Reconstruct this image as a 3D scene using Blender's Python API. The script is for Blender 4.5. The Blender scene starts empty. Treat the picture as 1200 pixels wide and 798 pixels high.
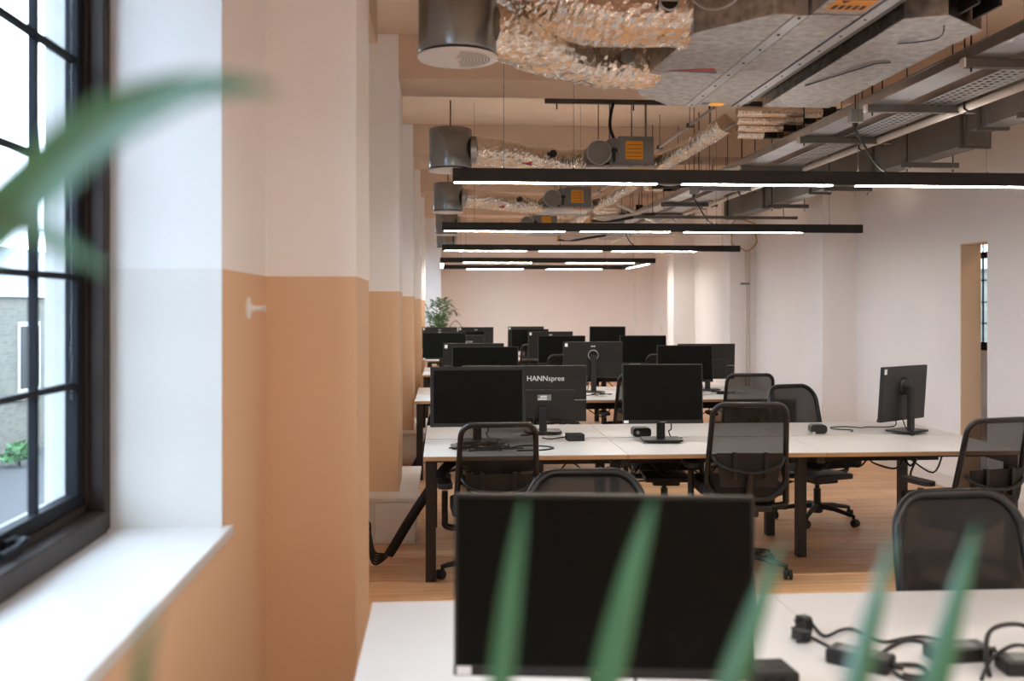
import bpy, bmesh, math, random
from mathutils import Vector, Matrix
random.seed(11)
S = bpy.context.scene
C = S.collection
R = math.radians

# ------------------------------------------------------------------ camera
cam_d = bpy.data.cameras.new('camera')
cam = bpy.data.objects.new('camera', cam_d); C.objects.link(cam)
cam.location = (0, 0, 1.6)
cam.rotation_euler = (R(90), 0, -R(4.02))
cam_d.lens = 35; cam_d.sensor_width = 36
cam_d.shift_y = -40 / 1200
cam_d.clip_start = 0.02; cam_d.clip_end = 200
cam_d.dof.use_dof = True
cam_d.dof.focus_distance = 7.0
cam_d.dof.aperture_fstop = 2.5
S.camera = cam

# ------------------------------------------------------------------ sky (even overcast daylight) and exposure
W = bpy.data.worlds.new('overcast_sky'); S.world = W
W.use_nodes = True
bgn = W.node_tree.nodes['Background']
bgn.inputs[0].default_value = (0.74, 0.875, 1.0, 1)
bgn.inputs[1].default_value = 7.0
S.view_settings.view_transform = 'Standard'
S.view_settings.look = 'None'
S.view_settings.exposure = 0.62
S.view_settings.gamma = 1.0
S.view_settings.use_curve_mapping = False
LED = 55.0; LED_FILL = 14.0          # radiance of the light strips and of the added upward fill
S.cycles.use_denoising = True
S.cycles.max_bounces = 10
S.cycles.diffuse_bounces = 8
S.cycles.transparent_max_bounces = 24
S.cycles.sample_clamp_indirect = 6

# ------------------------------------------------------------------ materials
MATS = {}
def mat(name, col, rough=.6, metal=0, var=.06, scale=8, bump=0, bscale=60, spec=.5, stretch=None, coat=0):
    if name in MATS: return MATS[name]
    m = bpy.data.materials.new(name); m.use_nodes = True
    nt = m.node_tree; N = nt.nodes; L = nt.links
    b = N['Principled BSDF']
    b.inputs['Roughness'].default_value = rough
    b.inputs['Metallic'].default_value = metal
    b.inputs['Specular IOR Level'].default_value = spec
    if coat: b.inputs['Coat Weight'].default_value = coat
    tc = N.new('ShaderNodeTexCoord')
    mp = N.new('ShaderNodeMapping')
    if stretch: mp.inputs['Scale'].default_value = stretch
    L.new(tc.outputs['Object'], mp.inputs[0])
    nz = N.new('ShaderNodeTexNoise'); nz.inputs['Scale'].default_value = scale; nz.inputs['Detail'].default_value = 4
    L.new(mp.outputs[0], nz.inputs['Vector'])
    rp = N.new('ShaderNodeValToRGB')
    rp.color_ramp.elements[0].position = .3; rp.color_ramp.elements[1].position = .7
    rp.color_ramp.elements[0].color = tuple(max(0, c * (1 - var)) for c in col) + (1,)
    rp.color_ramp.elements[1].color = tuple(min(1, c * (1 + var)) for c in col) + (1,)
    L.new(nz.outputs['Fac'], rp.inputs[0]); L.new(rp.outputs[0], b.inputs['Base Color'])
    if bump:
        n2 = N.new('ShaderNodeTexNoise'); n2.inputs['Scale'].default_value = bscale; n2.inputs['Detail'].default_value = 3
        L.new(mp.outputs[0], n2.inputs['Vector'])
        bp = N.new('ShaderNodeBump'); bp.inputs['Strength'].default_value = bump; bp.inputs['Distance'].default_value = .01
        L.new(n2.outputs['Fac'], bp.inputs['Height']); L.new(bp.outputs[0], b.inputs['Normal'])
    if name == 'foil':
        bp.inputs['Distance'].default_value = .012; n2.inputs['Detail'].default_value = 6; n2.inputs['Distortion'].default_value = 1.2
    MATS[name] = m
    return m

def emit(name, col, strength):
    m = bpy.data.materials.new(name); m.use_nodes = True
    nt = m.node_tree; nt.nodes.clear()
    e = nt.nodes.new('ShaderNodeEmission'); e.inputs[0].default_value = col + (1,); e.inputs[1].default_value = strength
    o = nt.nodes.new('ShaderNodeOutputMaterial'); nt.links.new(e.outputs[0], o.inputs[0])
    MATS[name] = m; return m

def two_tone(name, top, low, z):
    m = mat(name, top, .75, var=.015, scale=2, bump=.04, bscale=120)
    nt = m.node_tree; N = nt.nodes; L = nt.links; b = N['Principled BSDF']
    g = N.new('ShaderNodeNewGeometry'); sp = N.new('ShaderNodeSeparateXYZ'); L.new(g.outputs['Position'], sp.inputs[0])
    gt = N.new('ShaderNodeMath'); gt.operation = 'GREATER_THAN'; gt.inputs[1].default_value = z
    L.new(sp.outputs['Z'], gt.inputs[0])
    mx = N.new('ShaderNodeMix'); mx.data_type = 'RGBA'
    mx.inputs['A'].default_value = low + (1,); mx.inputs['B'].default_value = top + (1,)
    L.new(gt.outputs[0], mx.inputs['Factor']); L.new(mx.outputs['Result'], b.inputs['Base Color'])
    return m

PAINT_Z = 1.705
two_tone('pier_paint', (.88, .87, .865), (.72, .485, .305), PAINT_Z)
two_tone('reveal_paint', (.62, .62, .62), (.56, .555, .54), PAINT_Z)
mat('white_paint', (.84, .82, .815), .75, var=.015, scale=2, bump=.04, bscale=120)
mat('ceiling_paint', (.66, .50, .375), .85, var=.05, scale=3, bump=.15, bscale=40)
mat('sill_paint', (.60, .60, .60), .35, var=.01)
mat('boxing_paint', (.74, .72, .69), .5, var=.02)
mat('warm_lit_jamb', (.78, .62, .46), .6, var=.02)  # warm light from the room beyond is put into the jamb colour
mat('dark_wood', (.022, .013, .010), .45, spec=.25, var=.3, scale=12, stretch=(1, 1, .15), bump=.1)
mat('black_steel', (.008, .0075, .007), .45, var=.1)
mat('iron_bar', (.008, .009, .013), .65, var=.2, spec=.15)
mat('plastic_black', (.007, .0065, .006), .38, var=.1)
mat('plastic_matte', (.010, .0095, .009), .6, var=.12, scale=30, bump=.05, bscale=300)
mat('monitor_back', (.010, .009, .0075), .4, var=.08, scale=4, bump=.03, bscale=400)
mat('screen_off', (.003, .003, .002), .5, var=.05, spec=.12)
mat('chair_frame', (.006, .0063, .0075), .32, var=.1)
mat('fabric_black', (.006, .006, .006), .9, var=.2, scale=60, bump=.3, bscale=400)
mat('rubber', (.012, .012, .012), .5, var=.1)
mat('cable_black', (.007, .007, .008), .45, var=.1)
mat('white_plastic', (.78, .77, .75), .4, var=.02)
mat('sticker_white', (.8, .8, .78), .5, var=.02)
mat('orange_print', (.80, .34, .02), .5, var=.06)
mat('ink', (.03, .025, .02), .6, var=.1)
mat('red_print', (.62, .03, .02), .45, var=.06)
mat('blue_print', (.05, .06, .16), .45, var=.06)
mat('logo_white', (.72, .71, .69), .5, var=.02)
mat('desk_white', (.62, .60, .575), .40, var=.015, scale=6)
mat('ply_edge', (.50, .29, .14), .55, var=.18, scale=30, stretch=(.2, 1, 6))
mat('galvanised', (.41, .40, .385), .31, 1, var=.35, scale=22, bump=.10, bscale=60)
mat('galvanised_plain', (.47, .485, .50), .30, 1, var=.1, scale=6, stretch=(1, 1, 1), bump=.05)
mat('brushed_zinc', (.30, .33, .345), .26, 1, var=.06, scale=4, stretch=(1, 1, 18))
mat('grey_box', (.20, .205, .20), .5, .2, var=.08)
mat('grey_duct', (.15, .147, .138), .5, .3, var=.1, scale=3)
mat('strut_grey', (.12, .117, .11), .5, .5, var=.1)
mat('pipe_white', (.66, .62, .58), .5, var=.05)
mat('brass', (.55, .33, .13), .35, .9, var=.1)
mat('aluminium', (.6, .6, .6), .3, 1, var=.05)
mat('pot_terracotta', (.52, .30, .18), .8, var=.1)
mat('pot_dark', (.05, .05, .05), .6, var=.1)
mat('soil', (.03, .02, .012), .95, var=.4, bump=.6)
mat('foil', (.88, .81, .72), .17, 1, var=.08, scale=9, bump=.5, bscale=30)
mat('asphalt', (.04, .04, .045), .8, var=.2)
mat('roof_tile', (.15, .16, .17), .7, var=.1, scale=3, stretch=(1, 1, 12))
mat('stone_band', (.42, .42, .41), .7, var=.06)
mat('leaf_far', (.035, .085, .022), .45, var=.4, scale=12)
mat('bush', (.05, .16, .05), .6, var=.4)
emit('led_white', (1.0, .935, .85), LED); emit('led_fill', (1.0, .90, .80), LED_FILL)

def brick_mat():
    m = mat('brick', (.5, .44, .33), .85, var=.1)
    nt = m.node_tree; N = nt.nodes; L = nt.links; b = N['Principled BSDF']
    tc = N.new('ShaderNodeTexCoord'); sp = N.new('ShaderNodeSeparateXYZ'); cb = N.new('ShaderNodeCombineXYZ')
    L.new(tc.outputs['Object'], sp.inputs[0]); L.new(sp.outputs['Y'], cb.inputs['X']); L.new(sp.outputs['Z'], cb.inputs['Y'])
    br = N.new('ShaderNodeTexBrick'); br.inputs['Scale'].default_value = 1
    br.inputs['Brick Width'].default_value = .23; br.inputs['Row Height'].default_value = .08; br.inputs['Mortar Size'].default_value = .008
    br.inputs['Color1'].default_value = (.13, .12, .09, 1); br.inputs['Color2'].default_value = (.08, .075, .06, 1)
    br.inputs['Mortar'].default_value = (.12, .115, .105, 1)
    L.new(cb.outputs[0], br.inputs['Vector']); L.new(br.outputs['Color'], b.inputs['Base Color'])
brick_mat()

def floor_mat():
    m = bpy.data.materials.new('oak_plank'); m.use_nodes = True
    nt = m.node_tree; N = nt.nodes; L = nt.links; b = N['Principled BSDF']
    oi = N.new('ShaderNodeObjectInfo'); tc = N.new('ShaderNodeTexCoord'); mp = N.new('ShaderNodeMapping')
    mp.inputs['Scale'].default_value = (.6, 9, 1)
    ad = N.new('ShaderNodeVectorMath'); ad.operation = 'ADD'
    L.new(tc.outputs['Object'], mp.inputs[0]); L.new(mp.outputs[0], ad.inputs[0])
    ml = N.new('ShaderNodeMath'); ml.operation = 'MULTIPLY'; ml.inputs[1].default_value = 40
    L.new(oi.outputs['Random'], ml.inputs[0]); L.new(ml.outputs[0], ad.inputs[1])
    nz = N.new('ShaderNodeTexNoise'); nz.inputs['Scale'].default_value = 3; nz.inputs['Detail'].default_value = 6; nz.inputs['Distortion'].default_value = .6
    L.new(ad.outputs[0], nz.inputs['Vector'])
    rp = N.new('ShaderNodeValToRGB')
    rp.color_ramp.elements[0].position = .32; rp.color_ramp.elements[0].color = (.58, .31, .145, 1)
    rp.color_ramp.elements[1].position = .7; rp.color_ramp.elements[1].color = (.78, .47, .25, 1)
    L.new(nz.outputs['Fac'], rp.inputs[0])
    hv = N.new('ShaderNodeHueSaturation')
    mr = N.new('ShaderNodeMapRange'); mr.inputs['To Min'].default_value = .84; mr.inputs['To Max'].default_value = 1.12
    L.new(oi.outputs['Random'], mr.inputs['Value']); L.new(mr.outputs[0], hv.inputs['Value'])
    L.new(rp.outputs[0], hv.inputs['Color']); L.new(hv.outputs[0], b.inputs['Base Color'])
    b.inputs['Roughness'].default_value = .42
    bp = N.new('ShaderNodeBump'); bp.inputs['Strength'].default_value = .06; bp.inputs['Distance'].default_value = .004
    L.new(nz.outputs['Fac'], bp.inputs['Height']); L.new(bp.outputs[0], b.inputs['Normal'])
    MATS['oak_plank'] = m
floor_mat()

def glass_mat():
    m = bpy.data.materials.new('window_glass'); m.use_nodes = True
    nt = m.node_tree; nt.nodes.clear(); N = nt.nodes; L = nt.links
    t = N.new('ShaderNodeBsdfTransparent'); t.inputs[0].default_value = (.93, .97, 1, 1)
    g = N.new('ShaderNodeBsdfGlossy'); g.inputs['Roughness'].default_value = .02
    lw = N.new('ShaderNodeLayerWeight'); lw.inputs[0].default_value = .5
    pw = N.new('ShaderNodeMath'); pw.operation = 'POWER'; pw.inputs[1].default_value = 4; L.new(lw.outputs['Facing'], pw.inputs[0])
    f = N.new('ShaderNodeMath'); f.operation = 'MULTIPLY_ADD'; f.inputs[1].default_value = .3; f.inputs[2].default_value = .03; L.new(pw.outputs[0], f.inputs[0])
    nz = N.new('ShaderNodeTexNoise'); nz.inputs['Scale'].default_value = 9
    bp = N.new('ShaderNodeBump'); bp.inputs['Strength'].default_value = .05; L.new(nz.outputs['Fac'], bp.inputs['Height']); L.new(bp.outputs[0], g.inputs['Normal'])
    mx = N.new('ShaderNodeMixShader'); o = N.new('ShaderNodeOutputMaterial')
    L.new(f.outputs[0], mx.inputs[0]); L.new(t.outputs[0], mx.inputs[1]); L.new(g.outputs[0], mx.inputs[2]); L.new(mx.outputs[0], o.inputs[0])
    MATS['window_glass'] = m
glass_mat()

def mesh_fabric(name, lo, hi):
    m = bpy.data.materials.new(name); m.use_nodes = True
    nt = m.node_tree; N = nt.nodes; L = nt.links; b = N['Principled BSDF']
    b.inputs['Base Color'].default_value = (.005, .0043, .0038, 1); b.inputs['Roughness'].default_value = .7
    nz = N.new('ShaderNodeTexNoise'); nz.inputs['Scale'].default_value = 5
    tc = N.new('ShaderNodeTexCoord'); L.new(tc.outputs['Object'], nz.inputs['Vector'])
    mr = N.new('ShaderNodeMapRange'); mr.inputs['To Min'].default_value = lo; mr.inputs['To Max'].default_value = hi
    L.new(nz.outputs['Fac'], mr.inputs['Value'])
    t = N.new('ShaderNodeBsdfTransparent'); mx = N.new('ShaderNodeMixShader')
    L.new(mr.outputs[0], mx.inputs[0]); L.new(t.outputs[0], mx.inputs[1]); L.new(b.outputs[0], mx.inputs[2])
    L.new(mx.outputs[0], N['Material Output'].inputs[0])
    MATS[name] = m
mesh_fabric('mesh_fabric', .79, .86); mesh_fabric('mesh_fabric_dense', .90, .95)

def leaf_mat():
    m = bpy.data.materials.new('leaf_near'); m.use_nodes = True
    nt = m.node_tree; N = nt.nodes; L = nt.links; b = N['Principled BSDF']
    nz = N.new('ShaderNodeTexNoise'); nz.inputs['Scale'].default_value = 6
    tc = N.new('ShaderNodeTexCoord'); L.new(tc.outputs['Object'], nz.inputs['Vector'])
    rp = N.new('ShaderNodeValToRGB')
    rp.color_ramp.elements[0].color = (.014, .12, .085, 1); rp.color_ramp.elements[1].color = (.04, .23, .09, 1)
    L.new(nz.outputs['Fac'], rp.inputs[0]); L.new(rp.outputs[0], b.inputs['Base Color'])
    b.inputs['Roughness'].default_value = .2; b.inputs['Specular IOR Level'].default_value = 1.0; b.inputs['Coat Weight'].default_value = 1.0; b.inputs['Coat Roughness'].default_value = .12
    tr = N.new('ShaderNodeBsdfTranslucent'); tr.inputs[0].default_value = (.06, .40, .24, 1)
    mx = N.new('ShaderNodeMixShader'); mx.inputs[0].default_value = .22
    L.new(b.outputs[0], mx.inputs[1]); L.new(tr.outputs[0], mx.inputs[2]); L.new(mx.outputs[0], N['Material Output'].inputs[0])
    MATS['leaf_near'] = m
leaf_mat()

# ------------------------------------------------------------------ mesh helpers
def smooth_path(pts, per=6):
    P = [Vector(p) for p in pts]
    if len(P) < 3: return P
    out = []
    for i in range(len(P) - 1):
        p0 = P[max(i - 1, 0)]; p1 = P[i]; p2 = P[i + 1]; p3 = P[min(i + 2, len(P) - 1)]
        for k in range(per):
            t = k / per
            out.append(.5 * ((2 * p1) + (p2 - p0) * t + (2 * p0 - 5 * p1 + 4 * p2 - p3) * t * t + (3 * p1 - p0 - 3 * p2 + p3) * t ** 3))
    out.append(P[-1])
    return out

class M:
    def __init__(s): s.v = []; s.f = []; s.sm = []; s.mi = []
    def add(s, vs, fs, smooth=False, mi=0):
        o = len(s.v); s.v += [tuple(v) for v in vs]
        for f in fs: s.f.append(tuple(o + i for i in f)); s.sm.append(smooth); s.mi.append(mi)
        return s
    def box(s, x0, x1, y0, y1, z0, z1, mi=0):
        v = [(x0, y0, z0), (x1, y0, z0), (x1, y1, z0), (x0, y1, z0), (x0, y0, z1), (x1, y0, z1), (x1, y1, z1), (x0, y1, z1)]
        return s.add(v, [(3, 2, 1, 0), (4, 5, 6, 7), (0, 1, 5, 4), (1, 2, 6, 5), (2, 3, 7, 6), (3, 0, 4, 7)], mi=mi)
    def cb(s, cx, cy, cz, sx, sy, sz, mi=0):
        return s.box(cx - sx / 2, cx + sx / 2, cy - sy / 2, cy + sy / 2, cz - sz / 2, cz + sz / 2, mi)
    def obox(s, mt, sx, sy, sz, mi=0):
        v = [mt @ Vector((a * sx / 2, b * sy / 2, c * sz / 2)) for c in (-1, 1) for a, b in ((-1, -1), (1, -1), (1, 1), (-1, 1))]
        return s.add(v, [(3, 2, 1, 0), (4, 5, 6, 7), (0, 1, 5, 4), (1, 2, 6, 5), (2, 3, 7, 6), (3, 0, 4, 7)], mi=mi)
    def prism(s, poly, z0, z1, mi=0):
        n = len(poly)
        v = [(x, y, z0) for x, y in poly] + [(x, y, z1) for x, y in poly]
        f = [tuple(range(n - 1, -1, -1)), tuple(range(n, 2 * n))] + [(i, (i + 1) % n, n + (i + 1) % n, n + i) for i in range(n)]
        return s.add(v, f, mi=mi)
    def slab(s, poly, y0, y1, mi=0, smooth=False):      # polygon in x,z given thickness in y
        n = len(poly)
        v = [(x, y0, z) for x, z in poly] + [(x, y1, z) for x, z in poly]
        f = [tuple(range(n)), tuple(range(2 * n - 1, n - 1, -1))]
        s.add(v, f, mi=mi)
        return s.add(v, [((i + 1) % n, i, n + i, n + (i + 1) % n) for i in range(n)], smooth, mi)
    def tube(s, pts, r, n=8, mi=0, closed=False, cap=True, rf=None):
        P = [Vector(p) for p in pts]; m = len(P); rings = []; up = None
        for i in range(m):
            if closed: t = P[(i + 1) % m] - P[i - 1]
            else: t = P[min(i + 1, m - 1)] - P[max(i - 1, 0)]
            t.normalize()
            if up is None: up = Vector((0, 0, 1)) if abs(t.z) < .9 else Vector((0, 1, 0))
            a = t.cross(up)
            if a.length < 1e-5: a = t.orthogonal()
            a.normalize(); b = a.cross(t).normalized(); up = b
            ring = []
            for k in range(n):
                th = 2 * math.pi * k / n
                rr = rf(i, k) if rf else (r[i] if isinstance(r, (list, tuple)) else r)
                ring.append(P[i] + (a * math.cos(th) + b * math.sin(th)) * rr)
            rings.append(ring)
        v = [p for rg in rings for p in rg]; f = []
        for i in range(m if closed else m - 1):
            j = (i + 1) % m
            for k in range(n): f.append((i * n + k, i * n + (k + 1) % n, j * n + (k + 1) % n, j * n + k))
        s.add(v, f, True, mi)
        if cap and not closed:
            s.add(rings[0], [tuple(range(n - 1, -1, -1))], False, mi); s.add(rings[-1], [tuple(range(n))], False, mi)
        return s
    def cyl(s, p0, p1, r, n=12, mi=0): return s.tube([p0, p1], r, n, mi)
    def lathe(s, prof, n=32, c=(0, 0, 0), mi=0, smooth=True):
        v = []; f = []
        for r, z in prof:
            for k in range(n):
                th = 2 * math.pi * k / n; v.append((c[0] + r * math.cos(th), c[1] + r * math.sin(th), c[2] + z))
        for i in range(len(prof) - 1):
            for k in range(n): f.append((i * n + k, i * n + (k + 1) % n, (i + 1) * n + (k + 1) % n, (i + 1) * n + k))
        s.add(v, f, smooth, mi)
        for i, fl in ((0, True), (len(prof) - 1, False)):
            ring = v[i * n:(i + 1) * n]
            if prof[i][0] > 1e-4: s.add(ring, [tuple(range(n - 1, -1, -1)) if fl else tuple(range(n))], False, mi)
        return s
    def mesh(s, name, mats, bevel=0, seg=2):
        me = bpy.data.meshes.new(name)
        me.from_pydata(s.v, [], s.f)
        me.polygons.foreach_set('use_smooth', s.sm); me.polygons.foreach_set('material_index', s.mi)
        for k in (mats if isinstance(mats, (list, tuple)) else [mats]): me.materials.append(MATS[k])
        if bevel:
            bm = bmesh.new(); bm.from_mesh(me)
            ed = [e for e in bm.edges if len(e.link_faces) == 2 and e.calc_face_angle(0) > .5]
            bmesh.ops.bevel(bm, geom=ed, offset=bevel, segments=seg, profile=.5, affect='EDGES', clamp_overlap=True)
            bm.to_mesh(me); bm.free()
        me.update()
        return me
    def build(s, name, mats, parent=None, bevel=0, seg=2, loc=None):
        return link(name, s.mesh(name, mats, bevel, seg), parent, loc)

def link(name, me, parent=None, loc=None, rot=None):
    o = bpy.data.objects.new(name, me); C.objects.link(o)
    if parent: o.parent = parent
    if loc: o.location = loc
    if rot: o.rotation_euler = rot
    return o
def tag(o, label, cat, group=None):
    o['label'] = label; o['category'] = cat
    if group: o['group'] = group
    return o
def thing(name, label, cat, loc=(0, 0, 0), rz=0, group=None):
    o = bpy.data.objects.new(name, None); C.objects.link(o); o.empty_display_size = .1
    o.location = loc; o.rotation_euler = (0, 0, rz)
    return tag(o, label, cat, group)
def struct(o): o['kind'] = 'structure'; return o
def part(o, label): o['label'] = label; return o
def copy_tree(o, parent=None):
    c = o.copy(); C.objects.link(c)
    if parent is not None: c.parent = parent
    for ch in list(o.children): copy_tree(ch, c)
    return c
def rrect(w, h, r, n=6, cx=0, cz=0, rb=None):
    rb = r if rb is None else rb
    pts = []
    for sx, sz, a0, q in ((1, 1, 0, r), (-1, 1, 90, r), (-1, -1, 180, rb), (1, -1, 270, rb)):
        for k in range(n + 1):
            a = R(a0 + 90 * k / n)
            pts.append((cx + sx * (w / 2 - q) + q * math.cos(a), cz + sz * (h / 2 - q) + q * math.sin(a)))
    return pts
def text_mesh(body, size, matname, depth=.0006, bold=0):
    cu = bpy.data.curves.new('lettering', 'FONT'); cu.body = body; cu.size = size; cu.extrude = depth; cu.offset = bold
    cu.align_x = 'LEFT'
    o = bpy.data.objects.new('tmp_text', cu); C.objects.link(o)
    bpy.context.view_layer.update()
    dg = bpy.context.evaluated_depsgraph_get()
    me = bpy.data.meshes.new_from_object(o.evaluated_get(dg))
    bpy.data.objects.remove(o); bpy.data.curves.remove(cu)
    me.materials.clear(); me.materials.append(MATS[matname])
    return me

# ================================================================== THE ROOM
BAY = 3.45
XW, XP = -.613, -.30          # window wall face, pier face
XR, XRP = 4.46, 4.08          # right wall face, right pier face
YF, YB = 21.0, -3.2           # far wall, wall behind
CEIL, BEAM = 3.5, 3.19

# floor with separate planks where they can be told apart
fl = struct(M().box(-1.2, 8.2, YB - .3, YF + .3, -.25, -.012).build('floor', 'oak_plank'))
PW = .19
row = 0
y = 2.0
pm = {}
while y < 10.6:
    x = -.62 + (-(row * .73) % 1.9) - 1.9
    while x < 4.46:
        x0 = max(x, -.62); x1 = min(x + 1.9, 4.46)
        if x1 - x0 > .05:
            ln = round(x1 - x0, 2)
            if ln not in pm:
                pm[ln] = M().box(.0016, ln - .0016, .0018, PW - .0018, -.014, 0).mesh('plank', 'oak_plank', .0012, 1)
            link('plank', pm[ln], fl, (x0, y, 0))
        x += 1.9
    y += PW; row += 1
M().box(-1.2, 4.46, YB - .3, 2.0, -.02, -.0005).build('plank_field', 'oak_plank', fl)['kind'] = 'stuff'
M().box(-1.2, 4.46, y, YF + .3, -.02, -.0005).build('plank_field', 'oak_plank', fl)['kind'] = 'stuff'
M().box(4.46, 8.2, YB, YF, -.02, -.0005).build('plank_field', 'oak_plank', fl)['kind'] = 'stuff'

# ceiling with cross beams
ce = struct(M().box(-1.2, 8.2, YB - .3, YF + .3, CEIL, CEIL + .25).build('ceiling', 'ceiling_paint'))
for k in range(-1, 6):
    yb = 3.53 + BAY * k
    M().box(XP if k >= 0 else XW, XR, yb, yb + .6, BEAM, CEIL).build('beam', 'ceiling_paint', ce, .006)
M().box(XW, XP, 4.13, 4.66, 2.82, CEIL).build('beam_haunch', 'ceiling_paint', ce, .004)

# left wall with window openings and piers
WZ0, WZ1 = .955, 2.95
wl = M()
wins = [(1.37 + BAY * k, 2.83 + BAY * k) for k in range(-1, 6)]
ycur = YB - .3
for a, b in wins:
    wl.box(-1.06, XW, ycur, a, -.25, CEIL); wl.box(-1.06, XW, a, b, -.25, WZ0); wl.box(-1.06, XW, a, b, WZ1, CEIL)
    ycur = b
wl.box(-1.06, XW, ycur, YF + .3, -.25, CEIL)
wall_left = struct(wl.build('wall_left', 'pier_paint'))
for k in range(0, 5):
    yb = 3.53 + BAY * k
    M().box(XW - .05, XP, yb, yb + .6, 0, CEIL).build('pier', 'pier_paint', wall_left, .006)
M().box(XW, -.02, 20.3, YF, 0, CEIL).build('pier', 'white_paint', wall_left, .006)
for i, (a, b) in enumerate(wins):
    rv = M()
    t = .006
    rv.box(-.915, XW + .0008, b - t, b + .001, WZ0, WZ1); rv.box(-.915, XW + .0008, a - .001, a + t, WZ0, WZ1); rv.box(-.915, XW + .0008, a, b, WZ1 - t, WZ1)
    rv.build('window_reveal', 'reveal_paint', wall_left)

# windows: dark timber frame, glazing bars, panes
def make_window(name, y0, y1, z0, z1):
    w = struct(M().box(-.96, -.914, y0 + .006, y0 + .055, z0, z1)
               .box(-.96, -.914, y1 - .055, y1 - .006, z0, z1)
               .box(-.96, -.914, y0 + .055, y1 - .055, z1 - .06, z1 - .006)
               .box(-.96, -.905, y0 + .055, y1 - .055, z0, z0 + .06).build(name, 'dark_wood', None, .005))
    i0, i1, k0, k1 = y0 + .055, y1 - .055, z0 + .06, z1 - .06
    M().box(-1.0, -.955, i0, i0 + .02, k0, k1).box(-1.0, -.955, i1 - .02, i1, k0, k1).box(-1.0, -.955, i0, i1, k0, k0 + .02).box(-1.0, -.955, i0, i1, k1 - .02, k1).build('inner_lining', 'dark_wood', w)
    M().box(-1.055, -1.0, i0 - .02, i0 + .045, k0, k1).box(-1.055, -1.0, i1 - .045, i1 + .02, k0, k1).box(-1.055, -1.0, i0, i1, k0 - .03, k0 + .03).build('outer_lining', 'stone_band', w)
    g0, g1, h0, h1 = i0 + .02, i1 - .02, k0 + .02, k1 - .02
    c = .035
    M().box(-1.0, -.965, g0, g0 + c, h0, h1).box(-1.0, -.965, g1 - c, g1, h0, h1).box(-1.0, -.965, g0 + c, g1 - c, h0, h0 + c).box(-1.0, -.965, g0 + c, g1 - c, h1 - c, h1).build('casement', 'iron_bar', w, .003)
    p0, p1, q0, q1 = g0 + c, g1 - c, h0 + c, h1 - c
    nc, nr = 5, 6
    dy = (p1 - p0) / nc; dz = (q1 - q0) / nr
    vb = M().box(-.992, -.972, -.008, .008, q0, q1).mesh('glazing_bar', 'iron_bar')
    hb = M().box(-.991, -.973, p0, p1, -.008, .008).mesh('glazing_bar', 'iron_bar')
    gp = M().box(-.984, -.981, 0, dy, 0, dz).mesh('pane', 'window_glass')
    for i in range(1, nc): link('glazing_bar', vb, w, (0, p0 + dy * i, 0))
    for j in range(1, nr): link('glazing_bar', hb, w, (0, 0, q0 + dz * j))
    for i in range(nc):
        for j in range(nr): link('pane', gp, w, (0, p0 + dy * i, q0 + dz * j))
    # window stay handle
    hy = g1 - .47
    part(M().tube(smooth_path([(-.955, hy, z0 + .085), (-.925, hy, z0 + .095), (-.92, hy - .05, z0 + .09), (-.922, hy - .13, z0 + .088)]), .009, 8)
         .box(-.97, -.95, hy - .03, hy + .03, z0 + .07, z0 + .1).build('window_handle', 'iron_bar', w), 'dark iron window handle')
    return w
for i, (a, b) in enumerate(wins):  # hidden bays repeat the visible window, added for more daylight
    make_window('window_%d' % (i + 1), a, b, .985, WZ1)
    s = struct(M().box(-.914, -.585, a - .03, b + .03, .955, .985).build('trim_%d' % (i + 1), 'sill_paint', None, .006, 3))
    M().box(-1.2, -.96, a - .03, b + .03, .93, .965).build('outer_sill', 'stone_band', s)

# far wall, wall behind, right wall with piers and door opening
struct(M().box(-1.06, XR + .3, YF, YF + .25, -.25, CEIL).build('wall_far', 'white_paint'))
struct(M().box(-1.06, 8.2, YB - .3, YB, -.25, CEIL).build('wall_back', 'white_paint'))
DY0, DY1, DZ = 7.80, 8.29, 2.14
rw = M()
rw.box(XR - .04, XR + .17, YB, DY0, -.25, CEIL).box(XR, XR + .17, DY1, YF, -.25, CEIL).box(XR, XR + .17, DY0, DY1, DZ, CEIL)
wall_right = struct(rw.build('wall_right', 'white_paint'))
for k in range(1, 5):
    yb = 7.0 + BAY * k
    M().box(XRP, XR + .05, yb, yb + .46, 0, CEIL).build('pier', 'white_paint', wall_right, .006)
struct(M().box(XR - .004, XR + .174, DY1 - .012, DY1 + .001, 0, DZ).box(XR - .004, XR + .174, DY0, DY1, DZ - .012, DZ + .001).build('door_1', 'warm_lit_jamb'))
bb = M()
bb.box(XR - .054, XR - .04, YB, DY0, 0, .11)
yc = DY1
for k in range(1, 5):
    yb = 7.0 + BAY * k
    bb.box(XR - .014, XR, yc, yb - .014, 0, .11)
    bb.box(XRP - .014, XR, yb - .014, yb, 0, .11).box(XRP - .014, XRP, yb, yb + .46, 0, .11).box(XRP, XR, yb + .46, yb + .474, 0, .11)
    yc = yb + .474
bb.box(XR - .014, XR, yc, YF, 0, .11)
struct(bb.build('baseboard_right', 'boxing_paint', None))
bl = M()
for k in range(0, 5):
    yb = 3.53 + BAY * k
    bl.box(XP, XP + .014, yb - .014, yb + .614, 0, .1).box(XW, XP, yb - .014, yb, 0, .1)
    bl.box(XW, XW + .014, yb + .614, yb + BAY - .014, 0, .1)
struct(bl.build('baseboard_left', 'boxing_paint'))

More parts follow.
